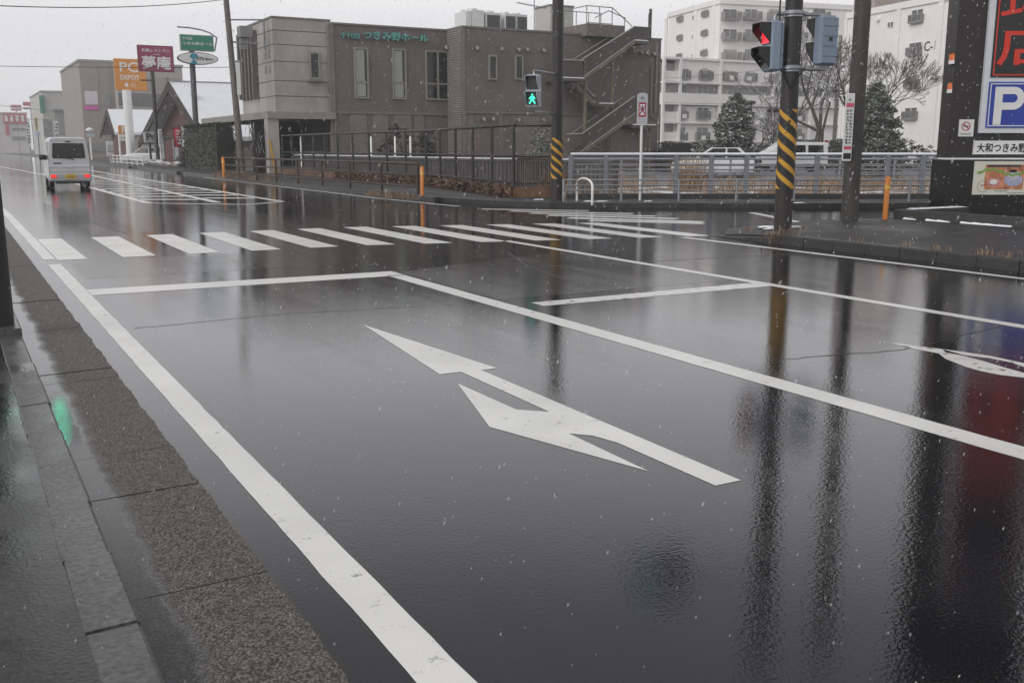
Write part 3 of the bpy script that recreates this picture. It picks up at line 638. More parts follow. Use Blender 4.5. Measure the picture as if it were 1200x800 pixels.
for zz in (6.5, 5.75):
    for yy in (.95, 1.7):
        b = MB(); b.box(-.02,yy,zz-.2,.02,yy+.35,zz+.2); b.build('slot_window', glassdark, hall)
def window(par, x0, z0, x1, z1, y, transom=None, mull=None, fm=frame, gm=None, depth=.1, fw=.09, inner=None):
    b = MB()
    for a in ((x0-fw,z0-fw,x1+fw,z0),(x0-fw,z1,x1+fw,z1+fw),(x0-fw,z0,x0,z1),(x1,z0,x1+fw,z1)): b.box(a[0], y-depth, a[1], a[2], y-.001, a[3])
    if transom: b.box(x0,y-depth*.8,transom-fw/2,x1,y-.002,transom+fw/2)
    if mull: b.box(mull-fw*.6,y-depth*.85,z0,mull+fw*.6,y-.003,z1)
    w = b.build('window', fm, par)
    b = MB(); b.box(x0,y-.03,z0,x1,y-.0015,z1); b.build('pane', gm or glassdark, w)
    return w
x0, z1 = hx(363.5,63,55.3); x1, z0 = hx(373,91,55.3); window(hall, x0, z0, x1, z1, .3)
b = MB(); b.box(x0-.2,.0,z0-.25,x1+.2,.3,z0-.12); b.build('window_ledge', trim, hall)
# canopy on a pillar
b = MB(); b.box(-.62,-.25,3.05,3.25,16.,3.42); b.build('canopy', mat('canopy_concrete', (.25,.235,.215), .8, .2, 1), hall)
sx = hx(310,200,54.9)[0]; b = MB(); b.box(-.6,-.1,0,.02,.55,3.05); b.build('pillar', tan_c, hall)
b = MB(); b.box(-.5,13,0,0.1,13.6,3.05); b.build('pillar', tan_c, hall)
b = MB(); b.box(-.66,-.16,.12,-.42,-.11,2.2) if 0 else b.slab([(-.60,1.9),(-.52,1.9),(-.12,.02),(-.30,.02)], -.15, -.105); b.build('leaning_yellow_guard', mat('yellow_guard',(.55,.30,.03),.5,.1), hall)
b = MB(); b.box(.5,7.2,0,3.3,7.4,3.05); b.box(3.0,.5,0,3.2,7.2,3.05); b.build('recess_wall', mat('recess_dark', (.05,.045,.043), .8, .2), hall)
b = MB(); b.box(1.0,5.2,.05,2.8,5.25,2.6); b.build('entrance_glass', glassdark, hall)
# main wing, front at y=0
xm0, xm1 = hx(387.5,28.5)[0], hx(527,36.6)[0]; zm = 8.2
b = MB(); b.box(xm0,0,3.5,xm1+.02,14,zm); b.build('main_wall', brown, hall)
b = MB(); b.box(xm0,.03,0,xm1,.3,3.5); b.build('lower_wall', brown, hall)
b = MB(); b.box(xm0-.02,-.06,3.38,xm1,.02,3.5); b.build('floor_trim', trim, hall)
b = MB(); b.box(xm0-.02,-.06,zm,xm1+.02,14.05,zm+.1); b.build('parapet_cap', trim, hall)
b = MB()
for k in range(60): z = .15+k*.134; b.box(xm0-.16,.02,z,xm0+.0-.001,.28,z+.09)
b.box(xm0-.13,.05,0,xm0-.002,.26,zm); b.build('ribbed_edge', ribm, hall)
b = MB(); b.box(xm0,-.05,0,xm0+.12,-.001,zm); b.build('corner_trim', trim, hall)
for q in (((415.5,57.5),(430.5,114),96.5,None,curtain),((460.5,59),(474.5,115),97,None,curtain),((499.5,61),(526.,116),98,512.5,None)):
    (ax,ay),(cx,cy_),tr,mu,gm = q; x0, z1 = hx(ax,ay); x1, z0 = hx(cx,cy_)
    tz = hx(ax,tr)[1]; w = window(hall, x0, z0, min(x1, xm1-.12), z1, 0, tz, hx(mu,ay)[0] if mu else None)
    if gm:
        b = MB(); wd = x1-x0; n = 9
        for (za, zb_, f0, f1) in ((tz+.06, z1-.03, .04, .80), (z0+.03, tz-.06, .06, .88)):
            for k in range(n): xa = x0+wd*(f0+(f1-f0)*k/n); xb_ = x0+wd*(f0+(f1-f0)*(k+1)/n); b.box(xa, -.045-.012*(k%2), za, xb_-.004, -.0305, zb_)
        b.build('curtain', gm, w)
# lower bay panels
for a, c in ((410,430),(437,455),(462,482),(486,497)):
    x0 = hx(a,150)[0]; x1 = hx(c,150)[0]; b = MB(); b.box(x0,-.03,.3,x1,.0295,3.36); b.build('lower_panel', brown_l, hall)
teal = mat('teal_letter', (.09,.36,.30), .45, .1, 3)
x0, z1 = hx(397.5,38.5); x1, z0 = hx(420.5,46); text(hall, '千代田', (x0+x1)/2, (z0+z1)/2, x1-x0, z1-z0, -.09, teal, 'lettering', .1, .012)
x0, z1 = hx(424,37); x1, z0 = hx(500,51); text(hall, 'つきみ野ホール', (x0+x1)/2, (z0+z1)/2+.02, x1-x0, (z1-z0)*.92, -.12, teal, 'lettering', .12, .035)
# right wing, front at world Y=53 (local y=-2)
WY = 53.; wy = -2.
def hr(px, py, Y=53.): return hx(px, py, Y)
xr0, xr1 = hr(541.5,32)[0], hr(775,46)[0]; zr = 8.22
b = MB(); b.box(xr0,wy,3.55,xr1,14,zr); b.build('right_wall', brown, hall)
b = MB(); b.box(xr0+.05,wy+.06,0,xr1-.05,14,3.55); b.build('right_lower_wall', brown_l, hall)
b = MB(); b.box(xr0-.03,wy-.06,zr,xr1+.03,14.03,zr+.1); b.build('parapet_cap', trim, hall)
b = MB(); b.box(xr0-.01,wy-.05,3.46,xr1,wy+.05,3.56); b.build('floor_trim', trim, hall)
b = MB(); b.box(xr0-.02,wy-.04,0,xr0+.14,wy-.001,zr-.01); b.box(xr1-.5,wy-.04,3.57,xr1-.35,wy-.001,zr-.01); b.build('corner_trim', trim, hall)
b = MB(); 
for k in range(62): z = .1+k*.131; b.box(xr0-.05,wy+.06,z,xr0-.001,-.07,z+.085)
b.build('ribbed_edge', ribm, hall)
for ax, cx in ((573.5,580.5),(604.5,611)):
    x0, z1 = hr(ax,66.5); x1, z0 = hr(cx,92); window(hall, x0, z0, x1, z1, wy)
ventm = mat('vent_cap', (.2,.19,.18), .4, .1, 3, metal=.4)
for px, py in ((558,58),(587,59),(607,60),(617,60),(636,61),(566,141),(577,141),(607,142),(636,142),(740,62),(750,63),(757,64),(765,65)):
    x, z = hr(px, py); b = MB(); b.path([(x,wy-.22,z-.06),(x,wy-.20,z+.06),(x,wy-.09,z+.08),(x,wy,z+.08)], [.09,.13,.12,.12], 10); b.build('vent_hood', ventm, hall)
for px in (478.,520.): 
    x, z = hx(px,58 if px > 500 else 20); 
x, z = hx(522,57.5); b = MB(); b.path([(x,-.25,z-.08),(x,-.22,z+.06),(x,-.0,z+.1)], [.1,.15,.13], 10); b.build('vent_hood', ventm, hall)
for a, c in ((556,585),(590,600)):
    x0 = hr(a,160)[0]; x1 = hr(c,160)[0]; b = MB(); b.box(x0,wy+.02,.4,x1,wy+.0595,3.4); b.build('lower_panel', brown, hall)
b = MB(); x, z = hr(769,52); b.tube((x,wy-.1,3.7),(x,wy-.1,8.0),.07); x2 = hr(763,80)[0]; b.tube((x2,wy-.1,3.5),(x2,wy-.1,6.6),.06); b.tube((x2,wy-.1,3.52),(x2+.4,wy-.1,3.2),.06); x3 = hr(772,140)[0]; b.tube((x3,wy-.1,0),(x3,wy-.1,3.5),.06)
b.build('downpipe', ventm, hall)
# outside stair (front at world Y=51.2)
SYW = 51.2; sy = SYW-BY
def hs(px, py): return hx(px, py, SYW)
steel = mat('stair_steel_brown', (.085,.072,.062), .55, .3, 3)
tanst = mat('stair_stringer', (.17,.14,.095), .6, .25, 3)
snowrail = mat('stair_rail', (.36,.35,.34), .4, .15, 4, metal=.3)
def flight(p, q, ra, rb, y0=sy, y1=sy+1.3, n=14):
    """steps between pixel points p (low) and q (high); handrail over ra-rb"""
    (xa,za),(xb,zb) = hs(*p), hs(*q)
    st = MB(); st.slab([(xa,za-.22),(xb,zb-.22),(xb,zb),(xa,za)] if xb > xa else [(xb,zb-.22),(xa,za-.22),(xa,za),(xb,zb)], y0, y0+.06); st.slab([(xa,za-.22),(xb,zb-.22),(xb,zb),(xa,za)] if xb > xa else [(xb,zb-.22),(xa,za-.22),(xa,za),(xb,zb)], y1-.06, y1); st.build('stringer', tanst, stair)
    tr = MB()
    for k in range(n):
        x = xa+(xb-xa)*(k+.5)/n; z = za+(zb-za)*(k+.5)/n; w = abs(xb-xa)/n*.6; tr.box(x-w, y0+.06, z-.05, x+w, y1-.06, z-.01)
    tr.build('treads', steel, stair)
    pn = MB(); (rxa,rza),(rxb,rzb) = hs(*ra), hs(*rb)
    o4 = [(xa,za+.03),(xb,zb+.03),(rxb,rzb-.05),(rxa,rza-.05)]
    if xb < xa: o4 = [o4[1],o4[0],o4[3],o4[2]]
    pn.slab(o4, y0+.01, y0+.035); pn.build('side_panel', mat('stair_panel', (.062,.052,.047), .6, .25, 2), stair)
    rl = MB(); rl.tube((rxa,y0+.02,rza),(rxb,y0+.02,rzb),.04); rl.tube((rxa,y1-.02,rza),(rxb,y1-.02,rzb),.03); rl.tube((xa,y0-.012,za+.02),(xb,y0-.012,zb+.02),.03); rl.build('handrail', snowrail, stair)
stair = MB().build('outside_stair', steel, hall)
def landing(a, b_, z_px, rail_a=None, rail_b=None):
    (xa,za),(xb,zb) = hs(a,z_px), hs(b_,z_px); l_ = MB(); l_.box(xa,sy,za-.2,xb,wy+0.0-.01,za); l_.build('landing', steel, stair)
    s_ = MB(); s_.box(xa,sy-.015,za-.03,xb,sy+.15,za+.025); s_.build('snow_cap', snow, stair)
    return xa, xb, za
flight((684.5,90),(744,47), (682.6,69.6),(744,31))
xa, xb, za = landing(655,684.5,90.5)
pn = MB(); pn.box(xa,sy+.01,za+.03,xb,sy+.035,za+.95); pn.build('side_panel', MATS['stair_panel'], stair); pn = MB(); pn.tube((xa,sy+.02,za+1.),(xb,sy+.02,za+1.),.04); pn.build('handrail', snowrail, stair)
xa, xb, za = landing(744,760,47)
pn = MB(); pn.box(xa,sy+.01,za+.03,xb,sy+.035,za+.8); pn.tube((xb,sy,za),(xb,sy,za+1.6),.05); pn.tube((xb+.25,sy+.2,za),(xb+.25,sy+.2,za+1.9),.09); pn.build('side_panel', MATS['stair_panel'], stair)
flight((705,121),(684.5,100), (705,113),(688,96), sy+.7, wy-.05, 8)
landing(704,719.5,121)
flight((681,178),(744,133), (682,157),(744,113))
landing(742,769,146)
xa, za = hs(744,132); xb, _ = hs(758,132)
pn = MB(); pn.box(xa,sy+.005,za+.02,xb,sy+.03,za+.85); pn.build('side_panel', MATS['stair_panel'], stair)
b = MB(); (xa,za),(xb,zb) = hs(681,178), hs(660,157); pn = MB(); pn.tube((hs(664,157)[0],sy,hs(664,157)[1]),(hs(682,157)[0],sy,hs(682,157)[1]),.04); pn.build('handrail', snowrail, stair)
for px, ya, yb in ((691,92,165),(723,68,150),(767,147,182),(755,147,182)):
    x, z1 = hs(px, ya); z0 = hs(px, yb)[1]; b = MB(); b.box(x-.07,sy+.4,0,x+.07,sy+.54,z1); b.build('stair_column', tanst, stair)
x0 = hs(722,160)[0]; x1 = hs(768,160)[0]; z1 = hs(740,147)[1]; b = MB(); b.box(x0,sy+.9,0,x1,wy-.02,z1-.22); b.build('store_wall', brown_l, stair)
x0, z1 = hs(693,95); x1, z0 = hs(704,118); b = MB(); b.box(x0+.1,wy-.06,z0,x1+.25,wy-.002,z1); b.build('stair_door', mat('rusty_door', (.22,.13,.10), .6, .3), hall)
x0, z1 = hr(681,30); x1, z0 = hr(725,42); b = MB(); b.box(x0,wy-.05-.6,zr-.1,x1,wy+3,zr+.62); b.build('stair_head', brown, hall)
b = MB(); zb = zr+.62; xa, xb = x0, hr(734,30)[0]; zt2 = hr(690,9)[1]
for x in (x0, (x0*2+x1)/3, (x0+2*x1)/3, x1): b.tube((x,wy-.6,zb),(x,wy-.6,zt2-(.0 if x < x1-.1 else .5)),.03); b.tube((x,wy+2,zb),(x,wy+2,zt2),.03)
for z in (zt2, zb+(zt2-zb)*.0+.05): b.tube((x0,wy-.6,z),((x0+2*x1)/3,wy-.6,z),.03)
b.tube(((x0+2*x1)/3,wy-.6,zt2),(xb,wy-.6,zt2-1.0),.03); b.tube((x0,wy-.6,zt2),(x0,wy+2,zt2),.03); b.tube((x0,wy+2,zt2),(x1,wy+2,zt2),.03); b.tube((x0+.8,wy-.3,zb+.4),(x0+1.8,wy-.3,zt2-.15),.03); b.tube((x0+1.8,wy-.3,zt2-.15),(x1+.3,wy-.3,zb+.5),.03)
b.build('roof_railing', mat('roof_rail_grey', (.23,.23,.23), .5, .1), hall)
# roof equipment rests on the roof
acw = mat('ac_white', (.62,.63,.63), .5, .08, 3); grille = mat('ac_grille', (.075,.075,.08), .6, .5, 60)
def ac(a, c, top, label, side=False):
    x0, z1 = FP(a, top, 58.); x1, _ = FP(c, top, 58.); zb = 8.2
    t = thing('air_conditioner', label, 'air conditioner', ((x0+x1)/2, 58.8, zb), 0, 'roof air conditioners'); w = (x1-x0)/2
    b = MB(); b.box(-w,-.8,0,w,.8,z1-zb-.1); b.build('cabinet', acw, t)
    b = MB(); b.path([(0,0,z1-zb-.1),(0,0,z1-zb+.06)], [w*.8,w*.75], 16); b.build('fan_cowl', acw, t)
    if not side:
        b = MB(); b.box(-w*.86,-.83,.15,w*.86,-.801,z1-zb-.25)
        for k in range(9): z = .2+k*(z1-zb-.5)/9; b.box(-w*.86,-.845,z,w*.86,-.831,z+.03)
        b.build('coil_grille', grille, t)
ac(546,552,11,'narrow white end panel beside the roof air conditioners', True); ac(552.5,567,9.5,'plain white roof unit left of the grilled air conditioners', True)
ac(569.5,587,12.5,'widest grilled air conditioner on the hall roof'); ac(592,604.5,14,'grilled air conditioner in the middle of the row on the hall roof'); ac(605.5,618,15,'grilled air conditioner beside the roof aerial')
x0, z1 = FP(645,7,59.); x1, _ = FP(672,7,59.); t = thing('roof_tank', 'tall beige box on the hall roof behind the dark pole', 'roof box', ((x0+x1)/2,60.,8.2), 0)
b = MB(); w = (x1-x0)/2; b.box(-w,-1,0,w,1,z1-8.2); b.build('tank_body', mat('tank_beige', (.42,.41,.38), .6, .1), t); b = MB(); b.box(-w-.05,-1.05,z1-8.2,w+.05,1.05,z1-8.1); b.build('tank_lid', trim, t)
x, z = FP(626,30,57.); t = thing('roof_aerial', 'thin television aerial with a small dish on the hall roof', 'aerial', (x,57,8.2), 0); zt2 = FP(626,-4,57.)[1]
b = MB(); b.tube((0,0,0),(0,0,zt2-8.2),.03); b.build('mast', greymetal, t)
b = MB(); z = FP(626,7,57.)[1]-8.2; b.tube((-1.25,0,z+.1),(.9,0,z-.1),.025)
for k in range(10): xx = -1.2+k*.22; b.tube((xx,-.3,z+.1-.09*(xx+1.2)),(xx,.3,z+.1-.09*(xx+1.2)),.012, n=5)
b.build('boom', greymetal, t); b = MB(); b.path([(.1,-.3,.35),(.1,-.25,.35)], [.25,.05], 14); b.build('dish', acw, t)

# ================================================================== BLACK SIGN PYLON ON THE RIGHT
Dp = 20.47; kp = Dp/1189
pl = D3(1105,252,Dp); pl.z = .14
py_ = thing('sign_pylon', 'tall black sign pylon with red brush characters and a blue P panel', 'sign pylon', pl, -YAW)
def lp(px, py, D=Dp): 
    q = D3(px, py, D)-pl; return q.x*CY-q.y*SY, q.z
pm = mat('pylon_brown_black', (.022,.018,.016), .45, .25, 3, stretch=(1,1,.3))
blk = mat('pylon_black', (.008,.008,.009), .25, .2, 3)
silver = mat('sign_frame_silver', (.62,.64,.67), .4, .06, 4)
x0, z0 = lp(1110,187); W = 2.75
b = MB(); b.box(-.0,-.02,0,W,.75,lp(1110,187)[1]); b.build('base_box', blk, py_)
zB = lp(1110,187)[1]
b = MB(); b.box(-.02,-.04,zB,W+.02,.4,zB+.03); b.build('snow_cap', snow, py_)
xc0 = lp(1112,184)[0]; xc1 = lp(1150,150)[0]
b = MB(); b.box(xc0,.1,zB+.031,W-.1,.6,11.5); b.build('pylon_body', pm, py_)
b = MB(); xa, za = lp(1148,156); xb = xa+1.75; b.box(xa,.02,za,xb,.0995,8.0); b.build('panel_frame', silver, py_)
zr0 = lp(1155,91)[1]; b = MB(); b.box(xa+.12,.005,zr0,xb-.12,.0195,7.9); b.build('black_panel', blk, py_)
redl = mat('sign_red_paint', (.62,.03,.015), .4, .1, 3)
b = MB(); e = .022; q0, q1, r0_, r1_ = xa+.16, xb-.16, zr0+.04, 7.86
for a in ((q0,r0_,q1,r0_+e),(q0,r1_-e,q1,r1_),(q0,r0_+e,q0+e,r1_-e),(q1-e,r0_+e,q1,r1_-e)): b.box(a[0],-.001,a[1],a[2],.0045,a[3])
b.build('red_border', redl, py_)
ch0 = lp(1205,75)[1]; ch1 = lp(1205,28)[1]; chh = (lp(1205,31)[1]-lp(1205,76)[1]); cxm = (q0+q1)/2
for k, c in enumerate('店琲珈'):
    text(py_, c, cxm-.06, lp(1205,54)[1]+k*(chh+.12), 1.2, chh, .0045, redl, 'brush_character', .008, .018)
blue = mat('sign_blue_paint', (.02,.045,.33), .35, .08, 3)
zpa, zpb = lp(1155,150)[1], lp(1155,96)[1]; b = MB(); b.box(xa+.11,.005,zpa,xb-.11,.0195,zpb); b.build('blue_panel', blue, py_)
b = MB(); b.box(xa+.14,-.001,zpa+.03,xb-.14,.0045,zpa+.05); b.box(xa+.14,-.001,zpb-.05,xb-.14,.0045,zpb-.03); b.box(xa+.14,-.001,zpa+.05,xa+.16,.0045,zpb-.05); b.box(xb-.16,-.001,zpa+.05,xb-.14,.0045,zpb-.05); b.build('white_border', silver, py_)
xp0, zp0 = lp(1163,146.5); zp1 = lp(1163,102)[1]; wP = .62
# heavy letter P
b = MB(); s = .155; b.box(xp0,-.006,zp0,xp0+s,.004,zp1); pts_o = []; pts_i = []; cz = zp1-(zp1-zp0)*.30; ro = (zp1-zp0)*.30; ri = ro-.14
for k in range(13):
    a = math.pi/2-math.pi*k/12; pts_o.append((xp0+s+.22+ro*1.0*math.cos(a), cz+ro*math.sin(a))); pts_i.append((xp0+s+.22+ri*math.cos(a), cz+ri*math.sin(a)))
pts_o = [(xp0+s, zp1)]+pts_o+[(xp0+s, cz-ro)]; pts_i = [(xp0+s, cz+ri)]+pts_i+[(xp0+s, cz-ri)]
for k in range(len(pts_o)-1): b.slab([pts_o[k], pts_i[k], pts_i[k+1], pts_o[k+1]], -.006, .004)
b.build('letter_p', white, py_)
# name strip with shop branch name
xa2, za2 = lp(1142,181); _, zb2 = lp(1142,165); b = MB(); b.box(xa2,.04,za2,xa2+1.95,.0995,zb2); b.build('name_strip', white, py_)
xt0, zt0_ = lp(1145.5,178.5); zt1_ = lp(1145.5,168)[1]; tw = (lp(1204,170)[0]-xt0)/6*7
text(py_, '大和つきみ野店', xt0+tw/2, (zt0_+zt1_)/2, tw, (zt1_-zt0_)*1.0, .0395, black, 'lettering', .004, .03)
# poster on the base box: a printed meal photograph, kept generic
xq0, zq0 = lp(1138,228); _, zq1 = lp(1138,189); b = MB(); b.box(xq0,-.045,zq0,xq0+1.5,-.0205,zq1); po = b.build('menu_poster', mat('poster_cream', (.62,.61,.53), .4, .06), py_)
def P_(px, py): return lp(px, py)
def flat(pts, m, y, nm): bb = MB(); bb.slab(pts, y-.0015, y); bb.build(nm, m, po)
a = P_(1154,193); c = P_(1197,222); flat([(a[0],c[1]),(c[0],c[1]),(c[0],a[1]),(a[0],a[1])], mat('poster_table', (.34,.14,.07), .5, .6, 9, var2=(.5,.2,.1)), -.0455, 'printed_table')
a = P_(1156,193); c = P_(1195,196); flat([(a[0],c[1]),(c[0],c[1]),(c[0],a[1]),(a[0],a[1])], mat('poster_dark', (.06,.04,.05), .5, .3, 20), -.0475, 'printed_edge')
def disc(px, py, rx, ry, m, y, nm): cx, cz = P_(px, py); bb = MB(); bb.disc((cx,cz), rx*kp, y, 20, 0, .0015, ry*kp); bb.build(nm, m, po)
disc(1163,213,8.5,6.5, mat('poster_pink_plate', (.5,.22,.2), .5, .4, 25), -.0475, 'printed_plate'); disc(1163,213,4.5,3, white, -.0495, 'printed_egg'); disc(1164,205,6,4, mat('poster_bread', (.42,.17,.09), .5, .3, 20), -.0495, 'printed_bread')
disc(1186,211,11,7, mat('poster_blue_saucer', (.36,.38,.52), .5, .4, 25), -.0475, 'printed_saucer'); disc(1187,205,6.5,5.5, mat('poster_cup', (.5,.47,.55), .5, .2, 20), -.0495, 'printed_cup'); disc(1186,200.5,5,1.8, black, -.0515, 'printed_coffee')
grn = mat('poster_green', (.2,.34,.07), .5, .4, 30)
bb = MB(); pts = [P_(1144+k*3, 202-4*math.sin(k*.33)-k*.15+((k*7)%3)) for k in range(20)]
for p, q in zip(pts, pts[1:]): bb.slab([(p[0],p[1]-.028),(q[0],q[1]-.028),(q[0],q[1]+.022),(p[0],p[1]+.022)], -.0535, -.052)
bb.build('printed_garland', grn, po)
cx, cz = P_(1151,218); bb = MB()
for k in range(24):
    a0, a1 = 2*math.pi*k/24, 2*math.pi*(k+1)/24; r0_, r1_ = 7.2*kp, 6.6*kp
    bb.slab([(cx+r1_*math.cos(a0),cz+r1_*math.sin(a0)),(cx+r0_*math.cos(a0),cz+r0_*math.sin(a0)),(cx+r0_*math.cos(a1),cz+r0_*math.sin(a1)),(cx+r1_*math.cos(a1),cz+r1_*math.sin(a1))], -.0485, -.0455)
bb.build('printed_ring', grn, po)
strokes(po, cx, cz+.02, 8*kp, 3*kp, 5, -.0455, mat('poster_red_print',(.5,.08,.05)), 'printed_words', 2, .0015, 5)
x, z = P_(1172,223.6); strokes(po, x, z, 16*kp, 2*kp, 8, -.0455, black, 'printed_words', 1, .0015, 6)
x, z = P_(1190,226); strokes(po, x, z, 24*kp, 1.3*kp, 14, -.0455, black, 'printed_words', 1, .0015, 7)
# no-smoking plate
xa3, za3 = lp(1125,160); xb3, zb3 = lp(1144,140); b = MB(); b.box(xa3,.075,za3,xb3,.0995,zb3); ns = b.build('no_smoking_plate', white, py_)
cx, cz = lp(1134,148); bb = MB(); r0_, r1_ = 5.2*kp, 4.2*kp
for k in range(24):
    a0, a1 = 2*math.pi*k/24, 2*math.pi*(k+1)/24
    bb.slab([(cx+r1_*math.cos(a0),cz+r1_*math.sin(a0)),(cx+r0_*math.cos(a0),cz+r0_*math.sin(a0)),(cx+r0_*math.cos(a1),cz+r0_*math.sin(a1)),(cx+r1_*math.cos(a1),cz+r1_*math.sin(a1))], .071, .0745)
bb.slab([(cx-3.4*kp,cz+2.6*kp),(cx+2.6*kp,cz-3.4*kp),(cx+3.4*kp,cz-2.6*kp),(cx-2.6*kp,cz+3.4*kp)], .0685, .0705); bb.build('red_ring', redp, ns)
bb = MB(); bb.box(cx-3*kp,.072,cz-.6*kp,cx+3*kp,.0745,cz+.6*kp); bb.build('cigarette', black, ns)
strokes(ns, cx, lp(1134,157)[1], 13*kp, 2.2*kp, 10, .0745, black, 'small_print', 2, .0015, 8)
# beacons on brackets
bo = mat('beacon_orange', (.62,.13,.02), .3, .1, 3)
for k, (px, py) in enumerate(((1118,70),(1116,104))):
    q = D3(px, py, Dp+.2); t = thing('beacon_lamp', ('upper' if k == 0 else 'lower')+' orange and white beacon lamp on the left edge of the black pylon', 'beacon lamp', q, -YAW, 'beacon lamps on the pylon')
    b = MB(); b.path([(0,0,-.02),(0,0,.10),(0,0,.115)], [.098,.09,.04], 20); b.build('orange_dome', bo, t)
    b = MB(); b.path([(0,0,-.09),(0,0,-.02)], .10, 20); b.build('white_base', white, t)
    b = MB(); b.box(-.05,-.06,-.12,.22,.06,-.09); b.build('bracket', black, t)
# planter kerb round the pylon
t = thing('planter_wall', 'low dark planter kerb with snow along its foot round the black pylon', 'planter wall', (16.25,13.5,.14), 0)
b = MB(); b.box(-.12,-18,0,.08,0,.17); b.box(.08,-.2,0,6,-.0,.17); b.build('wall_body', mat('planter_dark', (.045,.043,.042), .6, .3), t)
b = MB(); 
for k in range(30):
    y = -.4-k*.25; w = R.uniform(.01,.05)
    if R.random() < .6: b.loft([[(-.125-w,y-.14,0),(-.12,y-.14,0),(-.12,y-.14,R.uniform(.01,.03))],[(-.125-w*R.uniform(.5,1.3),y+.14,0),(-.12,y+.14,0),(-.12,y+.14,R.uniform(.02,.05))]])
for k in range(16):
    x = .2+k*.3; b.loft([[(x,-.19,.171),(x,-.02,.171),(x,-.1,.195)],[(x+.28,-.19,.171),(x+.28,-.02,.171),(x+.28,-.1,.19)]])
b.build('snow_cap', snow, t)
# PART2

# ================================================================== VEHICLES
glass_v = mat('vehicle_glass', (.010,.011,.012), .05, .1, 3)
def ring(w, wt, zb, zbelt, zt, r=.1):
    h = [(w*.93,zb),(w,zb+.14),(w*1.005,(zb+zbelt)/2),(w,zbelt),(wt,zt-r),(wt-r*.35,zt-r*.3),(wt-r*1.3,zt)]
    return [(x,z) for x,z in h]+[(-x,z) for x,z in reversed(h)]
def wheel(parent, x, y, r, w=.16):
    b = MB(); s = 1 if x > 0 else -1
    b.path([(x-s*w,y,r),(x-s*.02,y,r),(x,y,r)], [r,r,r*.92], 22); o = b.build('wheel', rubber, parent)
    b = MB(); b.path([(x-s*.01,y,r),(x+s*.012,y,r)], [r*.62,r*.5], 18); b.build('rim', mat('rim_grey', (.28,.28,.29), .35, .1, metal=.5), o)
def box_van(t, L_, W, Ht, paint, rear_detail, nose=.9):
    w = W/2; b = MB()
    sec = [(0,.985,.40,1.02,Ht-.02),(.03,1.,.34,1.02,Ht),(.5,1.,.30,1.0,Ht+.02),(L_*.45,1.,.30,1.0,Ht+.03),(L_*.70,1.,.30,1.0,Ht),(L_-nose*1.05,1.,.30,1.0,Ht-.05),(L_-nose*.55,.99,.32,1.0,Ht*.76),(L_-nose*.16,.96,.33,.98,1.12),(L_-.02,.92,.36,.85,.98),(L_,.88,.42,.78,.9)]
    rings = []
    for y, k, zb, zbelt, zt in sec:
        rings.append([(x,y,z) for x,z in ring(w*k, w*k*(.865 if zt > 1.3 else .95), zb, min(zbelt,zt-.12), zt, .10 if zt > 1.3 else .05)])
    rings = [list(reversed(r)) for r in rings]
    b.loft(rings, 0, True, False); b.build('body', paint, t)
    for s in (-1, 1):       # side glass follows the lean of the upper side
        for y0, y1 in ((.28,L_*.30),(L_*.34,L_*.56),(L_*.59,L_-nose*1.12)):
            x0, x1 = s*(w+.004), s*(w*.885+.004); zl, zh = 1.04, Ht-.16
            m = MB(); P = [(x0,y0,zl),(x0,y1,zl),(x1,y1-(.12 if y1 > L_*.56 else 0),zh),(x1,y0,zh)]
            q = [(p[0]-s*.02,p[1],p[2]) for p in P]; m.add(P+q, [(0,1,2,3) if s > 0 else (3,2,1,0)]+[(i,4+i,4+(i+1)%4,(i+1)%4) if s > 0 else ((i+1)%4,4+(i+1)%4,4+i,i) for i in range(4)]); m.build('side_window', glass_v, t)
        m = MB(); m.bbox(s*(w+.03)-.07 if s > 0 else s*(w+.03)-.13, L_-nose*1.0-.05, 1.02, s*(w+.03)+.13 if s > 0 else s*(w+.03)+.07, L_-nose*1.0+.06, 1.22, .02); m.build('door_mirror', black, t)
        wheel(t, s*(w-.02), .62, .29); wheel(t, s*(w-.02), L_-.68, .29)
    ws = [(-w*.84,1.06,L_-nose*.30),(w*.84,1.06,L_-nose*.30),(w*.72,Ht-.17,L_-nose*.98),(-w*.72,Ht-.17,L_-nose*.98)]
    m = MB(); P = [(x,y+.05,z+.02) for x,z,y in ws]; q = [(x,y-.02,z-.01) for x,z,y in ws]; m.add(P+q, [(0,1,2,3)]+[(i,4+i,4+(i+1)%4,(i+1)%4) for i in range(4)]); m.build('windscreen', glass_v, t)
kv = thing('kei_van', 'small silver box van driving away down the left lane with its tail lamps lit', 'van', (4.03,41.2,.002), rad(-1.2))
silver_p = mat('silver_van_paint', (.52,.52,.53), .22, .06, 3, metal=.25)
box_van(kv, 3.4, 1.45, 1.86, silver_p, True)
b = MB(); b.slab([(-.545,1.10),(.545,1.10),(.575,1.14),(.535,1.62),(.50,1.66),(-.50,1.66),(-.535,1.62),(-.575,1.14)], -.022, .01); rw = b.build('rear_window', glass_v, kv)
b = MB(); b.tube((.10,-.06,1.07),(-.40,-.05,1.16),.013,n=6); b.path([(.16,-.03,1.04),(.10,-.06,1.07)], .02, 8); b.build('wiper', black, kv)
b = MB(); b.bbox(-.10,-.03,1.70,.10,.02,1.735,.008); b.build('high_stop_lamp', mat('dark_red_lens', (.05,.006,.008), .25, .1), kv)
b = MB(); b.box(-.70,-.03,.80,.70,.0,.845); b.build('garnish_strip', mat('van_chrome', (.6,.6,.62), .2, .05, metal=.8), kv)
b = MB(); b.bbox(-.12,-.04,.74,.12,-.0,.78,.012); b.build('tailgate_handle', silver_p, kv)
b = MB(); b.box(-.54,-.012,.89,-.27,.0,.945); bd = b.build('name_badge', black, kv)
strokes(bd, -.405, .917, .22, .03, 7, -.012, silver_p, 'badge_print', seed=12)
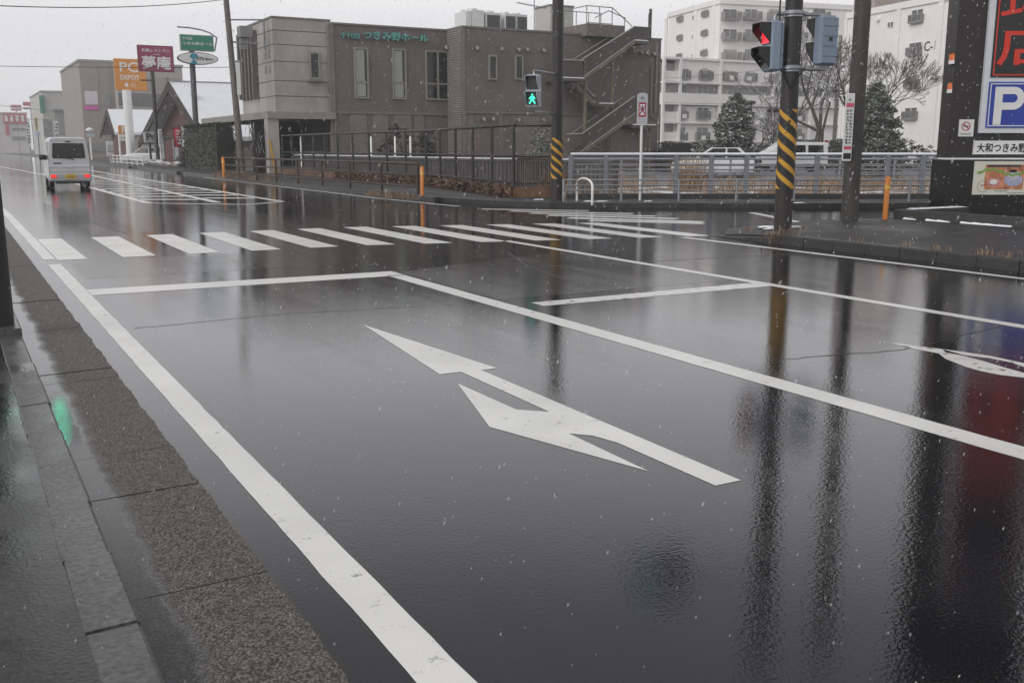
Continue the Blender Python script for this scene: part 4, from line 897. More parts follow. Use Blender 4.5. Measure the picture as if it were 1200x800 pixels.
b = MB(); b.box(-.71,-.006,.60,.71,.0,.608); b.box(-.71,-.0055,.56,-.70,.0,1.72); b.box(.70,-.0055,.56,.71,.0,1.72); b.box(-.6,-.006,1.745,.6,.0,1.752); b.build('tailgate_seam', black, kv)
b = MB(); b.bbox(-.735,-.09,.24,.735,.06,.545,.05); b.build('rear_bumper', mat('van_bumper', (.36,.36,.37), .35, .06), kv)
tailon = mat('lit_tail_lamp', (.3,.012,.012), .3, 0, emit=(1,.028,.022), est=.8)
for s in (-1, 1):
    b = MB(); b.bbox(s*.58-.10,-.115,.39,s*.58+.10,-.07,.51,.015); b.build('tail_lamp', tailon, kv)
b = MB(); b.box(-.17,-.112,.35,.17,-.098,.52); pt = b.build('number_plate', mat('yellow_plate', (.62,.40,.03), .5, .08), kv)
strokes(pt, 0, .415, .26, .085, 4, -.112, black, 'plate_print', seed=5); strokes(pt, 0, .495, .16, .03, 3, -.112, black, 'plate_print', seed=6)
b = MB(); b.box(-.5,.1,.16,.5,.3,.3); b.build('underbody', black, kv)
pv_ = thing('parked_van', 'white one box van parked side on beyond the railing behind the striped pole', 'van', LD((966-600)/1189*62, 62, .06), -YAW+rad(90))
wp_ = mat('white_vehicle_paint', (.62,.63,.64), .25, .05, 3)
box_van(pv_, 4.0, 1.66, 1.74, wp_, False, 1.0)
def saloon(t, paint, L_=4.1, W=1.68, Ht=1.45):
    w = W/2; b = MB()
    sec = [(0,.90,.45,.75,.86),(.06,.96,.30,.80,.94),(.5,1,.24,.82,.98),(1.0,1,.22,.84,1.0),(L_*.66,1,.22,.82,.97),(L_-.5,.97,.24,.74,.84),(L_-.08,.92,.30,.64,.74),(L_,.84,.40,.58,.66)]
    b.loft([list(reversed([(x,y,z) for x,z in ring(w*k, w*k*.93, zb, zbelt, zt, .05)])) for y,k,zb,zbelt,zt in sec]); b.build('body', paint, t)
    b = MB(); cab = [(.22,.86,.96,.84),(.75,.90,Ht-.03,.74),(1.5,.91,Ht,.76),(2.1,.91,Ht-.03,.76),(L_*.7,.88,.97,.84)]
    rr = []
    for y,k,zt,k2 in cab: rr.append([( w*k,y,.93),(w*k2,y,zt-.03),(w*(k2-.1),y,zt),(-w*(k2-.1),y,zt),(-w*k2,y,zt-.03),(-w*k,y,.93)])
    b.loft(rr); b.build('glasshouse', glass_v, t)
    b = MB(); b.bbox(-w*.72,.70,Ht-.01,w*.72,2.18,Ht+.03,.02); b.build('roof', snow if paint is wp_ else paint, t)
    for s in (-1, 1):
        b = MB(); b.tube((s*w*.90,1.38,.94),(s*w*.765,1.38,Ht-.01),.045,n=6); b.build('door_pillar', paint, t); b = MB(); b.tube((s*w*.86,.24,.95),(s*w*.72,.80,Ht-.01),.07,n=6); b.build('rear_pillar', paint, t); b = MB(); b.tube((s*w*.86,L_*.7,.95),(s*w*.74,2.1,Ht-.01),.05,n=6); b.build('front_pillar', paint, t)
        wheel(t, s*(w-.02), .75, .3); wheel(t, s*(w-.02), L_-.78, .3)
        b = MB(); b.bbox(s*w*.66-.17,L_-.11,.52,s*w*.66+.17,L_+.005,.66,.03); b.build('headlight', silver, t)
for lab, px, D, rz, pm_ in (('white car with a snowy roof parked beyond the bank left of the striped pole', 884, 51, rad(80), wp_), ('dark car parked beside the black screen near the apartments', 808, 70, rad(95), mat('dark_car_paint', (.03,.032,.038), .2, .05)), ('silver car parked between the clipped hedge and the rounded bush', 1056, 73, rad(40), silver_p), ('white car parked in front of the far small white roofed house', 0, 0, 0, wp_)):
    if px: loc = LD((px-600)/1189*D, D, .01)
    else: loc = (18.4, 100.5, .01)
    t = thing('parked_car', lab, 'car', loc, -YAW+rz if px else rad(60), 'parked cars'); saloon(t, pm_)

# ================================================================== APARTMENT BLOCKS
apw = mat('apartment_white', (.78,.755,.74), .75, .07, .4, .15, 8, stretch=(1,1,.4))
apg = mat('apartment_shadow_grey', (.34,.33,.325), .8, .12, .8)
railg = mat('balcony_rail_grey', (.22,.215,.21), .6, .2, 3)
winf = mat('apartment_window', (.22,.225,.23), .25, .3, 1.5)
winf_b = mat('apartment_window_curtain', (.40,.39,.36), .5, .25, 2.5, stretch=(3,3,.4)); winf_c = mat('apartment_window_dark', (.10,.105,.11), .2, .3, 1.5)
def plane_hit(px, py, P0, d):
    r_ = ray(px, py); n_ = (-d.y, d.x); t = (P0.x*n_[0]+P0.y*n_[1])/(r_[0]*n_[0]+r_[1]*n_[1])
    p = Vector((r_[0]*t, r_[1]*t, H+r_[2]*t)); return (p.x-P0.x)*d.x+(p.y-P0.y)*d.y, p.z
wl_ = mat('laundry_white', (.6,.6,.62), .8, .1)
def apt_window(t, M, x0, z0, x1, z1, y=0., balcony=None, shelf=False):
    b = MB(M); b.box(x0,y-.03,z0,x1,y-.004,z1); o = b.build('window', R.choice((winf, winf, winf_b, winf_c)), t)
    b = MB(M); e = .05
    for a in ((x0-e,z0-e,x1+e,z0),(x0-e,z1,x1+e,z1+e),(x0-e,z0,x0,z1),(x1,z0,x1+e,z1),((x0+x1)/2-.03,z0,(x0+x1)/2+.03,z1)): b.box(a[0],y-.07,a[1],a[2],y-.005,a[3])
    b.build('frame', apw, o)
    if balcony or shelf:
        d, h, ex = balcony or (.35, .62, .12)
        b = MB(M); b.box(x0-ex,y-d,z0-.12,x1+ex,y-.004,z0-.02); b.box(x0-ex,y-d,z0+h-.05,x1+ex,y-d+.05,z0+h); b.box(x0-ex,y-d,z0-.02,x1+ex,y-d+.02,z0+.04)
        n = max(3, int((x1-x0+2*ex)/.13))
        for k in range(n+1): x = x0-ex+(x1-x0+2*ex)*k/n; b.box(x-.025,y-d+.005,z0+.04,x+.025,y-d+.04,z0+h-.05)
        for x in (x0-ex, x1+ex): b.box(x-.02,y-d,z0-.02,x+.02,y-.01,z0+h-.04)
        bo_ = b.build('balcony' if balcony else 'window_shelf', railg, t)
        if balcony and R.random() < .45:
            b = MB(M); xa = R.uniform(x0, x1-.8); b.box(xa, y-.42, z0-.01, xa+.75, y-.13, z0+.55); b.build('condenser_unit', apw, bo_)
        if balcony and R.random() < .25:
            b = MB(M); xa = R.uniform(x0, x1-.9); b.box(xa, y-d*.6-.02, z0+.5, xa+.8, y-d*.6+.02, z0+1.35); b.build('laundry', R.choice((wl_, railg, winf_b)), bo_)
def apt(label, A, B, C_, hz_top, deep):
    """gable A->B and long face B->C, both as (px, D)"""
    PA, PB, PC = [LD((px-600)/1189*D, D) for px, D in (A, B, C_)]
    d = (PB-PA).normalized(); Lg = (PB-PA).length; rz = math.atan2(d.y, d.x)
    t = thing('apartment_block', label, 'apartment block', PA, rz, None)
    L2 = (PC-PB).length
    return t, PA, d, Lg, PB, L2, Matrix.Translation((Lg,0,0)) @ Matrix.Rotation(rad(90), 4, 'Z')
# block with the painted mark, right
t, PA, d, Lg, PB, L2, M2 = apt('white five storey block marked C-1 on its plain end wall', (985,99.5), (1101,87), (1101,87), 0, 0)
Hc = plane_hit(1094,-4,PA,d)[1]; L2 = 26.
b = MB(); b.box(0,0,0,Lg,L2,Hc); b.build('wall', apw, t)
b = MB(); b.box(-.2,-.15,Hc-.55,Lg+.15,L2,Hc); b.build('roof_parapet', apw, t)
for pa, pb in ((985,989),(1048.5,1053.5),(1097,1103)):
    x0 = plane_hit(pa,60,PA,d)[0]; x1 = plane_hit(pb,60,PA,d)[0]; b = MB(); b.box(max(.0,x0),-.14,0,min(x1,Lg),-.002,Hc-.56); b.build('pilaster', apw, t)
I4 = Matrix.Identity(4)
for x0p,x1p,ya,yb in ((1069.5,1081.5,13,22),(1066.5,1079.5,51.5,60.5),(1064,1077,89.5,98.5),(1061.5,1074.5,127,136)):
    x0, z1 = plane_hit(x0p,ya,PA,d); x1, z0 = plane_hit(x1p,yb,PA,d); apt_window(t, I4, x0, z0-.2, x1, z1, 0., None, True)
for x0p,x1p,ya,yb in ((1041,1047,27,31.5),(1039,1045,63,67.5),(1037,1043,100,104.5)):
    x0, z1 = plane_hit(x0p,ya,PA,d); x1, z0 = plane_hit(x1p,yb,PA,d); apt_window(t, I4, x0, z0, x1, z1)
x, z = plane_hit(1030,23,PA,d); b = MB(); b.path([(x,-.25,z),(x,-.0,z)], [.2,.26], 14); b.build('vent_hood', apw, t)
x0, z1 = plane_hit(1083,49.5,PA,d); x1, z0 = plane_hit(1095,59,PA,d); text(t, 'C-1', (x0+x1)/2+.1, (z0+z1)/2, (x1-x0)*1.05, z1-z0, -.003, mat('grey_wall_letter', (.05,.05,.055), .6), 'lettering', .02, .02)
for k, (ya, yb) in enumerate(((10,36),(49,76),(88,112),(126,152))):
    for j in range(4):
        z1 = D3(1118,ya,90).z; z0 = D3(1118,yb,90).z; x0 = .8+j*5.2; apt_window(t, M2, x0, z0+.3, x0+3.2, z1, 0., (1.1,1.05,.3))
x0, z1 = plane_hit(978,-3,PA,d); x1, z0 = plane_hit(1004,9,PA,d); b = MB(); b.box(x0+.4,2,Hc-.3,x1,7,z1+2.2); b.build('stair_tower', mat('tower_pinkish', (.42,.35,.33), .8, .08), t)
# block behind, left
t, PA, d, Lg, PB, L2, M2 = apt('tall white block behind the low wing, small shelved windows on its end wall', (779.5,160), (838,145), (985,152.5), 0, 0)
Ha = D3(838,-1.5,145).z
b = MB(); b.box(0,0,0,Lg,L2,Ha); b.build('wall', apw, t)
b = MB(); b.box(-.2,-.2,Ha-.7,Lg+.2,L2,Ha); b.build('roof_parapet', apw, t)
for pa, pb in ((779.5,782.5),(813.5,816.5),(834.5,838)):
    x0 = plane_hit(pa,40,PA,d)[0]; x1 = plane_hit(pb,40,PA,d)[0]; b = MB(); b.box(x0,-.16,0,min(x1,Lg-.01),-.002,Ha-.71); b.build('pilaster', apw, t)
for x0p,x1p,ya,yb in ((795.5,800.5,19,24),(795.5,800,41,46),(795,799,63,68),(824.5,830.5,12.5,18),(824,829.5,35,40.5),(823.5,829,58,64)):
    x0, z1 = plane_hit(x0p,ya,PA,d); x1, z0 = plane_hit(x1p,yb,PA,d); apt_window(t, I4, x0, z0, x1, z1, 0., None, True)
for px, py in ((812.6,21),(812.4,43.5),(812,66)):
    x, z = plane_hit(px,py,PA,d); apt_window(t, I4, x-.3, z-.25, x+.3, z+.25)
d2 = Vector((-d.y, d.x, 0))
cols_ = ((847.5,862.5),(873,886.5),(901,914),(926,940),(953,966))
for ya, yb in ((11,24),(34.5,48),(58,71)):
    for x0p, x1p in cols_:
        x0, z1 = plane_hit(x0p,ya,PB,d2); x1, z0 = plane_hit(x1p,yb,PB,d2); apt_window(t, M2, x0, z0, x1, z1, 0., (1.1,1.05,.25))
x0, z1 = plane_hit(894,6,PB,d2); x1, z0 = plane_hit(914,18,PB,d2)
# lower wing in front
WA, WB = LD((775-600)/1189*131,131), LD((990-600)/1189*146,146); d = (WB-WA).normalized(); Lw = (WB-WA).length
t = thing('apartment_block', 'long low pale wing with open corridors before the taller white block', 'apartment block', WA, math.atan2(d.y,d.x))
def wz(py, px=800): return plane_hit(px,py,WA,d)[1]
def wx(px): return plane_hit(px,100,WA,d)[0]
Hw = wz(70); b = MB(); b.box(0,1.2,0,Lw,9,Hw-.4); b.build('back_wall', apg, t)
xl = wx(796.5)
for nm, ya, yb, xs_, off in (('parapet_band',70,80,xl,0.),('wall_band',80,98,xl,.0),('parapet_band',109.5,121,0,-.35),('wall_band',124,170,xl,.25),('end_parapet',84,95.5,0,-.1),('end_parapet',131.5,143,0,-.1),('end_parapet',155,166,0,-.1)):
    z1, z0 = wz(ya), max(0,wz(yb)); b = MB(); b.box(0 if nm == 'end_parapet' else xs_, off, z0, xl-.02 if nm == 'end_parapet' else Lw, off+.16 if nm.endswith('parapet') else 1.19, z1); b.build(nm, apw, t)
b = MB(); b.box(-.2,-.3,Hw-.02,Lw,9.2,Hw+.25); b.build('roof_parapet', apw, t)
for py in (96.8,122.,144,166): b = MB(); b.box(-.05,-.38,wz(py)-.1,Lw,1.18,wz(py)+.06); b.build('floor_slab', apw, t)
for px in (776.5,796,843,905,950): x = wx(px); b = MB(); b.box(x-.18,-.33,0,x+.18,-.02,Hw); b.build('column', apw, t)
for ya, yb in ((81,92),(126,139),(149.5,164)):
    for x0p, x1p in ((797.5,806),(817.5,832.5),(846,861),(871,884),(900,914),(930,944)):
        z1, z0 = wz(ya), wz(yb); yy = 0. if ya < 100 else .25; apt_window(t, I4, wx(x0p)+.25, z0, wx(x1p), z1, yy, (.42,1.0,.15))
for k in range(7):
    x0 = wx(799)+k*3.4; apt_window(t, I4, x0, wz(108), x0+1.7, wz(99.5), 1.2)

# ================================================================== TREES AND HEDGES
twigm = snowy('far_snowy_bark', (.10,.085,.078), .35, .8)
bark = snowy('snowy_bark', (.055,.045,.040), .45, .85)
def bare_tree(label, loc, h, spread, seed, r0=.16, depth=6):
    q = random.Random(seed); t = thing('bare_tree', label, 'tree', loc, 0, 'bare trees by the apartments')
    tr, cr, tw = MB(), MB(), MB()
    def grow(p, dr, L_, r, k):
        n = 3; pts = [p]; dd = dr.copy()
        for i in range(n):
            dd = (dd+Vector((q.uniform(-1,1),q.uniform(-1,1),q.uniform(-.4,.7)))*.16).normalized(); pts.append(pts[-1]+dd*L_/n)
        (tr if k == 0 else cr if k < 4 else tw).path(pts, [r*(1-.35*i/n) for i in range(n+1)], 8 if k == 0 else 5 if k < 3 else 3, caps=k == 0, smooth=k < 3)
        if k >= depth: return
        for c in range(2 if k == 0 else q.choice((2,3,3,3))):
            a = q.uniform(0,6.28); el = q.uniform(.35,.85)*spread
            o = dd.orthogonal().normalized(); o.rotate(Matrix.Rotation(a,3,dd)); nd = (dd*math.cos(el)+o*math.sin(el)+Vector((0,0,.12))).normalized()
            grow(pts[-1] if c < 2 else pts[2], nd, L_*q.uniform(.62,.86), max(.015, r*.62*q.uniform(.8,1.05)), k+1)
    grow(Vector((0,0,-.05)), Vector((q.uniform(-.08,.08),q.uniform(-.08,.08),1)), h*.27, r0, 0)
    tr.build('trunk', bark, t); cr.build('branches', bark, t); tw.build('twigs', twigm, t)
    return t
bare_tree('tall bare tree with a forked trunk between the two near poles', LD((952-600)/1189*62,62), 9.8, 1., 11, .22, 7)
bare_tree('bare tree with thick leaning limbs just left of the grey pole', LD((984-600)/1189*57,57), 8.2, 1.15, 23, .2, 7)
bare_tree('spreading bare tree behind the dark conifer and left of the striped pole', LD((898-600)/1189*72,72), 7.2, 1.25, 5, .15, 6)
bare_tree('slim bare tree right of the grey pole before the C-1 wall', LD((1024-600)/1189*64,64), 8.6, .85, 37, .14, 7)
bare_tree('bare tree standing farthest back against the pale corridors', LD((928-600)/1189*84,84), 10.5, 1.0, 41, .2, 6)
twigm = snowy('far_snowy_bark', (.085,.072,.065), .35, .8)
leafm = snowy('snowy_evergreen', (.085,.098,.075), .50, 1.15, .7, .5, 3.)
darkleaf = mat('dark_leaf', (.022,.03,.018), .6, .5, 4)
def leaves(mb, c, n, sz, q, flat=.35, mi=0):
    for _ in range(n):
        p = Vector(c[:3])+Vector((q.gauss(0,c[3]),q.gauss(0,c[3]),q.gauss(0,c[3]*.7)))
        u = Vector((q.uniform(-1,1),q.uniform(-1,1),q.uniform(-flat,flat))).normalized(); v = u.orthogonal().normalized(); v.rotate(Matrix.Rotation(q.uniform(0,6.28),3,u)); s = sz*q.uniform(.6,1.4)
        mb.add([tuple(p-v*s*.4),tuple(p+u*s),tuple(p+v*s*.4),tuple(p-u*s*.5)], [(0,1,2,3)], mi)
def conifer(label, loc, h, w, seed):
    q = random.Random(seed); t = thing('conifer', label, 'tree', loc, 0)
    b = MB(); b.path([(0,0,0),(0,0,h*.95)], [.12,.02], 8); b.build('trunk', bark, t)
    b = MB()
    for k in range(420):
        f = q.random()**.75; z = h*(.04+.96*f); r = w*(1-f)**.58*(.72+.28*math.sin(k*1.7)); a = q.uniform(0,6.28)
        rr = r*q.uniform(.45,1.05); leaves(b, (rr*math.cos(a),rr*math.sin(a),z-.12*rr,.11+.05*(1-f)), 34, .15, q, .6)
    leaves(b, (0,0,h,.06), 30, .1, q)
    b.build('foliage', leafm, t); return t
conifer('dense cone shaped evergreen dusted with snow behind the bridge railing', LD((861-600)/1189*56,56), 4.2, 1.95, 3)
conifer('loose snowy evergreen right of the grey pole before the C-1 wall', LD((1024-600)/1189*55,55), 4.7, 2.1, 8)
bare_tree('low twiggy bare tree between the lamp posts and the striped pole', LD((886-600)/1189*66,66), 5.2, 1.2, 61, .12, 6)
bare_tree('wide twiggy bare tree behind the two crossing signals', LD((968-600)/1189*70,70), 9.4, 1.2, 77, .2, 7)
def hedge(label, p, q_, w, h, m, seed, snowm=None, group='clipped hedges'):
    q = random.Random(seed); p, q_ = Vector((*p,0)), Vector((*q_,0)); L_ = (q_-p).length; dd = (q_-p)/L_; t = thing('hedge', label, 'hedge', p, math.atan2(dd.y,dd.x), group)
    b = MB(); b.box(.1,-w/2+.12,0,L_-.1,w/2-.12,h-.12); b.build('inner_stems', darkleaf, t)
    b = MB(); n = int((L_*h*2+L_*w)*330)
    n = min(n, 9000)
    for _ in range(n):
        f = q.random(); x = q.uniform(0,L_); bump = .06*math.sin(x*3.1)+.05*math.sin(x*7.7)
        if f < .42: c = (x,-w/2+bump*.5,q.uniform(.02,h))
        elif f < .55: c = (x,w/2,q.uniform(.02,h))
        elif f < .62: c = (q.choice((0.,L_)),q.uniform(-w/2,w/2),q.uniform(0,h))
        else: c = (x,q.uniform(-w/2,w/2),h+bump)
        leaves(b, (*c,.035), 1, .085, q, .8)
    b.build('foliage', m, t); return t
hedgem = snowy('hedge_leaf', (.013,.016,.011), .85, 1.4, .7, .5, 3.)
hedge('tall dark clipped hedge between the canopy pillar and the restaurant entrance', (14.7,61.5), (14.7,71), 1.2, 2.85, hedgem, 2)
hedge('long snowy hedge behind the parked white van', LD((930-600)/1189*80,80)[:2], LD((1046-600)/1189*72,72)[:2], 1.2, 2.0, leafm, 4)
hedge('low snowy hedge between the hall corner and the conifer', LD((778-600)/1189*66,66)[:2], LD((834-600)/1189*64,64)[:2], 1.2, 1.75, leafm, 6)
def bush(label, loc, r, h, m, seed, nm='bush'):
    q = random.Random(seed); t = thing('bush', label, 'bush', loc, 0, 'low bushes')
    b = MB(); 
    for k in range(5): a = k*1.3; b.tube((0,0,0),(r*.5*math.cos(a),r*.5*math.sin(a),h*.6),.02,.01,5)
    b.build('stems', bark, t); b = MB()
    for k in range(60):
        v = Vector((q.gauss(0,1),q.gauss(0,1),abs(q.gauss(0,1)))).normalized()*q.uniform(.55,1.); leaves(b, (v.x*r,v.y*r,.1+v.z*(h-.1),.1), 26, .1, q, .6)
    b.build('foliage', m, t)
bush('rounded dark bush in front of the C-1 end wall', LD((1069-600)/1189*70,70), 1.15, 2.1, hedgem, 1)
bush('small snowy bush below the conifer on its left', LD((818-600)/1189*52,52), 1.0, 1.5, leafm, 2)
bush('snowy bush at the foot of the black sign pylon side of the car park', LD((1094-600)/1189*66,66), 1.1, 1.7, leafm, 3)
bush('dark leafy bush against the hall wall left of the green signal pole', (23.2,51.3,0), .75, 2.6, hedgem, 4)
bush('snowy dark bush against the hall wall right of the green signal pole', (30.2,50.2,0), 1.0, 3.2, leafm, 5)
bush('dark bush under the third hall window behind the fence', (22.4,53.6,0), 1.2, 2.9, hedgem, 6)
bush('dark bush at the restaurant corner by the blue bag', (15.3,74.5,0), .9, 1.9, hedgem, 7)
# drooping snowy shrub by the hedge pole
q = random.Random(4); t = thing('drooping_shrub', 'thin drooping shrub with snow on its twigs beside the canopy pillar', 'shrub', (14.9,55.5,.11), 0)
b = MB(); 
for k in range(34):
    a = q.uniform(0,6.28); h = q.uniform(1.2,2.9); r = q.uniform(.15,.55); b.path([(0,0,0),(r*.4*math.cos(a),r*.4*math.sin(a),h*.7),(r*math.cos(a),r*math.sin(a),h),(r*1.4*math.cos(a),r*1.4*math.sin(a),h*.75)], [.022,.018,.014,.008], 4)
b.build('twigs', snowy('very_snowy_bark', (.05,.045,.04), .1, .5), t)

# ================================================================== DOWN THE STREET, LEFT
roofsnow = mat('roof_snow', (.72,.74,.77), .8, .05, 1.2)
rb = mat('restaurant_dark_timber', (.045,.032,.03), .8, .3, 2); rr_m = mat('restaurant_red_timber', (.10,.035,.033), .7, .3, 2); plaster = mat('cream_plaster', (.34,.31,.28), .8, .15, 1)
def gable_house(label, X, apex, left, right, Xend, name):
    (ya,za),(yl,zl),(yr,zr_) = FX(*apex,X), FX(*left,X), FX(*right,X)
    t = thing('gabled_house', label, 'house', (X,ya,0), 0, None)
    yl -= ya; yr -= ya; E = Xend-X
    for nm, (y0,z0) in (('near_roof_slope',(yr,zr_)),('far_roof_slope',(yl,zl))):
        b = MB(); P = [(0,0,za),(E,0,za),(E,y0,z0),(0,y0,z0)]; Q = [(x,y,z-.3) for x,y,z in P]
        fs = [(3,2,1,0),(4,5,6,7)]+[(i,(i+1)%4,4+(i+1)%4,4+i) for i in range(4)]
        if y0 > 0: fs = [tuple(reversed(f)) for f in fs]
        b.add(P+Q, fs); b.build(nm, roofsnow, t)
        b = MB(); b.add([(-.12,0,za+.02),(-.12,y0,z0+.02),(-.12,y0,z0-.65),(-.12,0,za-.75),(.02,0,za+.02),(.02,y0,z0+.02),(.02,y0,z0-.65),(.02,0,za-.75)], [(0,1,2,3),(7,6,5,4),(0,4,5,1),(2,6,7,3)]); b.build('barge_board', rb, t)
    k = .93; b = MB(); pts = [(yl*k,zl-.35),(yr*k,zr_-.35),(0,za-.45)]
    b.add([(1.2,y,z) for y,z in pts]+[(1.6,y,z) for y,z in pts], [(0,1,2),(5,4,3)]); b.add([(1.2,yl*k,0),(1.2,yr*k,0),(1.2,yr*k,zr_-.35),(1.2,yl*k,zl-.35)], [(0,1,2,3)]); b.build('gable_wall', rr_m, t)
    b = MB(); b.box(1.6,yr*k,0,E-.5,yr*k+.2,zr_-.4); b.build('side_wall', plaster, t)
    b = MB(); b.box(1.0,yr*.8,zr_*1.0,1.19,yl*.8,zr_*1.0+.25); b.box(1.02,yr*.45,zr_+.9 if zr_ > 2 else 3,1.19,yl*.45,zr_+1.1 if zr_ > 2 else 3.2); b.build('timber_beam', rb, t)
    return t, ya, za, yl, yr, zr_
t, ya, za, yl, yr, ze = gable_house('restaurant with a steep snow covered gable and dark red timber front', 16.8, (198,96), (163,166), (237,160), 40, 'r')
for y0 in (yr*.36, yr*.36+2.2): b = MB(); b.box(1.05,y0,ze+1.3,1.19,y0+1.2,ze+3.6); b.build('window', mat('pale_pane', (.5,.52,.53), .3, .1), t)
for y0 in (yr*.75, yr*.4, yl*.2, yl*.6): b = MB(); b.box(1.08,y0,.4,1.19,y0+2.4,2.3); b.build('window', winf, t)
b = MB(); b.path([(-.1,0,za-.05),(-.1,0,za+.35)], .12, 8); b.build('ridge_lamp', greymetal, t)
b = MB(); b.tube((.3,0,za+.05),(23,0,za+.05),.07); b.build('ridge_cap', mat('ridge_grey', (.3,.3,.31), .6), t)
gable_house('smaller house with a snowy roof seen under the orange sign', 17.6, (125.5,128), (118,156), (134,155), 33, 's')
def far_building(name, label, Y, px0, px1, ptop, m, deep=18, group=None):
    x0, z1 = FP(px0, ptop, Y); x1, _ = FP(px1, ptop, Y); t = thing(name, label, 'building', (x0,Y,0), 0, group)
    b = MB(); b.box(0,0,0,x1-x0,deep,z1); b.build('wall', m, t)
    b = MB(); b.box(-.15,-.15,z1,x1-x0+.15,deep,z1+.3); b.build('roof_edge', mat('roof_edge_grey', (.3,.29,.28), .7), t)
    def part(nm, a, c, ya, yb, mm, out=.15):
        xa, za_ = FP(a,ya,Y); xb, zb_ = FP(c,yb,Y); q = MB(); q.box(xa-x0,-out,zb_,xb-x0,-.004,za_); return q.build(nm, mm, t)
    return t, part
bei = mat('beige_render', (.30,.26,.235), .85, .12, .4); bei2 = mat('grey_beige_render', (.36,.34,.32), .85, .1, .4)
t, pt_ = far_building('commercial_building', 'tall beige commercial block behind the orange and purple signs', 160, 92, 136, 72, bei, 26)
pt_('advert_panel',99,115,107,123,mat('pale_advert', (.62,.55,.60), .5, .1)); pt_('advert_band',99,116,124,129,mat('magenta_band', (.55,.10,.36), .5, .15)); pt_('window',122,130,110,125,winf); pt_('pillar_strip',112,115,72.5,106,bei2,.1); pt_('lower_window',96,133,168,178,winf)
t, pt_ = far_building('commercial_building', 'grey stepped commercial block with a dark window band behind the purple sign', 157, 136, 213, 76, bei2, 24)
pt_('window_band',138,212,109,125,mat('dark_window_band', (.12,.115,.115), .4, .2)); pt_('wall_panel',138,212,90,107,bei,.1); pt_('lower_window',138,205,135,150,winf)
for px in (150,163,176,190,203): pt_('mullion',px,px+1.2,109,125,bei2,.22)
t, pt_ = far_building('commercial_building', 'lower grey building with roller shutters beyond the van', 225, 48, 92, 108, mat('pale_grey_render', (.45,.44,.42), .85, .08, .4), 30)
pt_('shutter',64,90,131,158,mat('shutter_grey', (.24,.235,.235), .6, .1)); pt_('shop_window',50,62,140,160,winf); pt_('canopy_band',62,91,128,131,greymetal,.6)
gb = pt_('green_board',45.5,53,112,133,mat('far_green_board', (.03,.20,.13), .5, .1),.5)
t, pt_ = far_building('commercial_building', 'pale far building with a red painted arrow at the left edge', 300, -6, 31, 133, mat('far_pale_render', (.55,.53,.53), .85, .08, .4), 30)
pk = mat('pink_board', (.50,.10,.14), .5, .15); pt_('red_fascia',3,31,133,145,pk,.4); pt_('window',14,30,150,153,winf); pt_('window',14,30,160,164,winf)
ar_ = pt_('red_arrow',6,11,146,158,pk,.3)
for k in range(4): pt_('fascia_letter',5+k*6.4,9.2+k*6.4,135.5,142.5,white,.55)
def pole_sign(label, Y, px0, px1, ya, yb, face, pxp=None, polem=None, pole_r=.12, cat='sign', frame_m=None, th=.25, name='pole_sign', group='street signs on poles', base=True):
    x0, z1 = FP(px0, ya, Y); x1, z0 = FP(px1, yb, Y); xp = FP(pxp, 170, Y)[0] if pxp else (x0+x1)/2
    t = thing(name, label, cat, (xp,Y+th*.5,0), 0, group)
    b = MB(); b.tube((0,0,-.05),(0,0,z0+.02),pole_r,n=12); b.build('post', polem or greymetal, t)
    b = MB(); b.box(x0-xp,-th*.5,z0,x1-xp,th*.5,z1); b.build('sign_box', frame_m or silver, t)
    b = MB(); e = min(.08, (z1-z0)*.05); b.box(x0-xp+e,-th*.5-.02,z0+e,x1-xp-e,-th*.5-.001,z1-e); b.build('sign_face', face, t)
    return t, (lambda px, py: (FP(px,py,Y)[0]-xp, FP(px,py,Y)[1])), -th*.5-.021
wl = mat('white_letter', (.70,.70,.69), .5, .03)
org = mat('sign_orange', (.60,.235,.03), .5, .06, 2); pur = mat('sign_purple', (.27,.025,.085), .5, .08, 2); grnm = mat('sign_green', (.02,.215,.135), .5, .08, 2)
t, f, y = pole_sign('large square orange sign with white lettering on a thick white post', 106, 133, 172.5, 68.5, 106.5, org, 153, white, .42, frame_m=org)
def put(t, f, s, xa, xb, ya, yb, y, m, bold=.0, nm='lettering', th=.03):
    x0, z1 = f(xa,ya); x1, z0 = f(xb,yb); return text(t, s, (x0+x1)/2, (z0+z1)/2, x1-x0, z1-z0, y, m, nm, th, bold)
put(t,f,'PC',140,162,73,85,y,wl,.02); put(t,f,'DEPOT',141,163.5,88,94,y,wl,.03)
cx, cz = f(148.3,99.7); k = 2.3*100/1189; b = MB()      # small white apple emblem
pts = []
for i in range(28):
    a = 2*math.pi*i/28; r = k*(1-.10*abs(math.cos(a))**8); x = r*math.cos(a)*.98; z = r*math.sin(a)*.95
    if abs(math.cos(a)) < .35: z -= .16*k*(1 if z > 0 else -.6)*(1-abs(math.cos(a))/.35)
    if x > 0: dd_ = math.hypot(x-1.12*k, z-.12*k); x -= max(0, .42*k-dd_)*.9
    pts.append((cx+x, cz+z))
b.slab(pts, y-.03, y); b.slab([(cx+.02,cz+k*1.0),(cx+.12,cz+k*1.02),(cx+.3*k,cz+k*1.5),(cx+.05*k,cz+k*1.42)], y-.03, y); b.build('apple_emblem', wl, t)
strokes(t, f(156,99.7)[0], cz, 1.1*k*2.2, .3, 7, y, wl, rows=2, th=.02, seed=3)
t, f, y = pole_sign('purple restaurant sign with white characters on a dark post', 88, 160.5, 204.5, 52.5, 85, pur, 184.5, darkmetal, .16, frame_m=mat('purple_frame', (.16,.02,.055), .5))
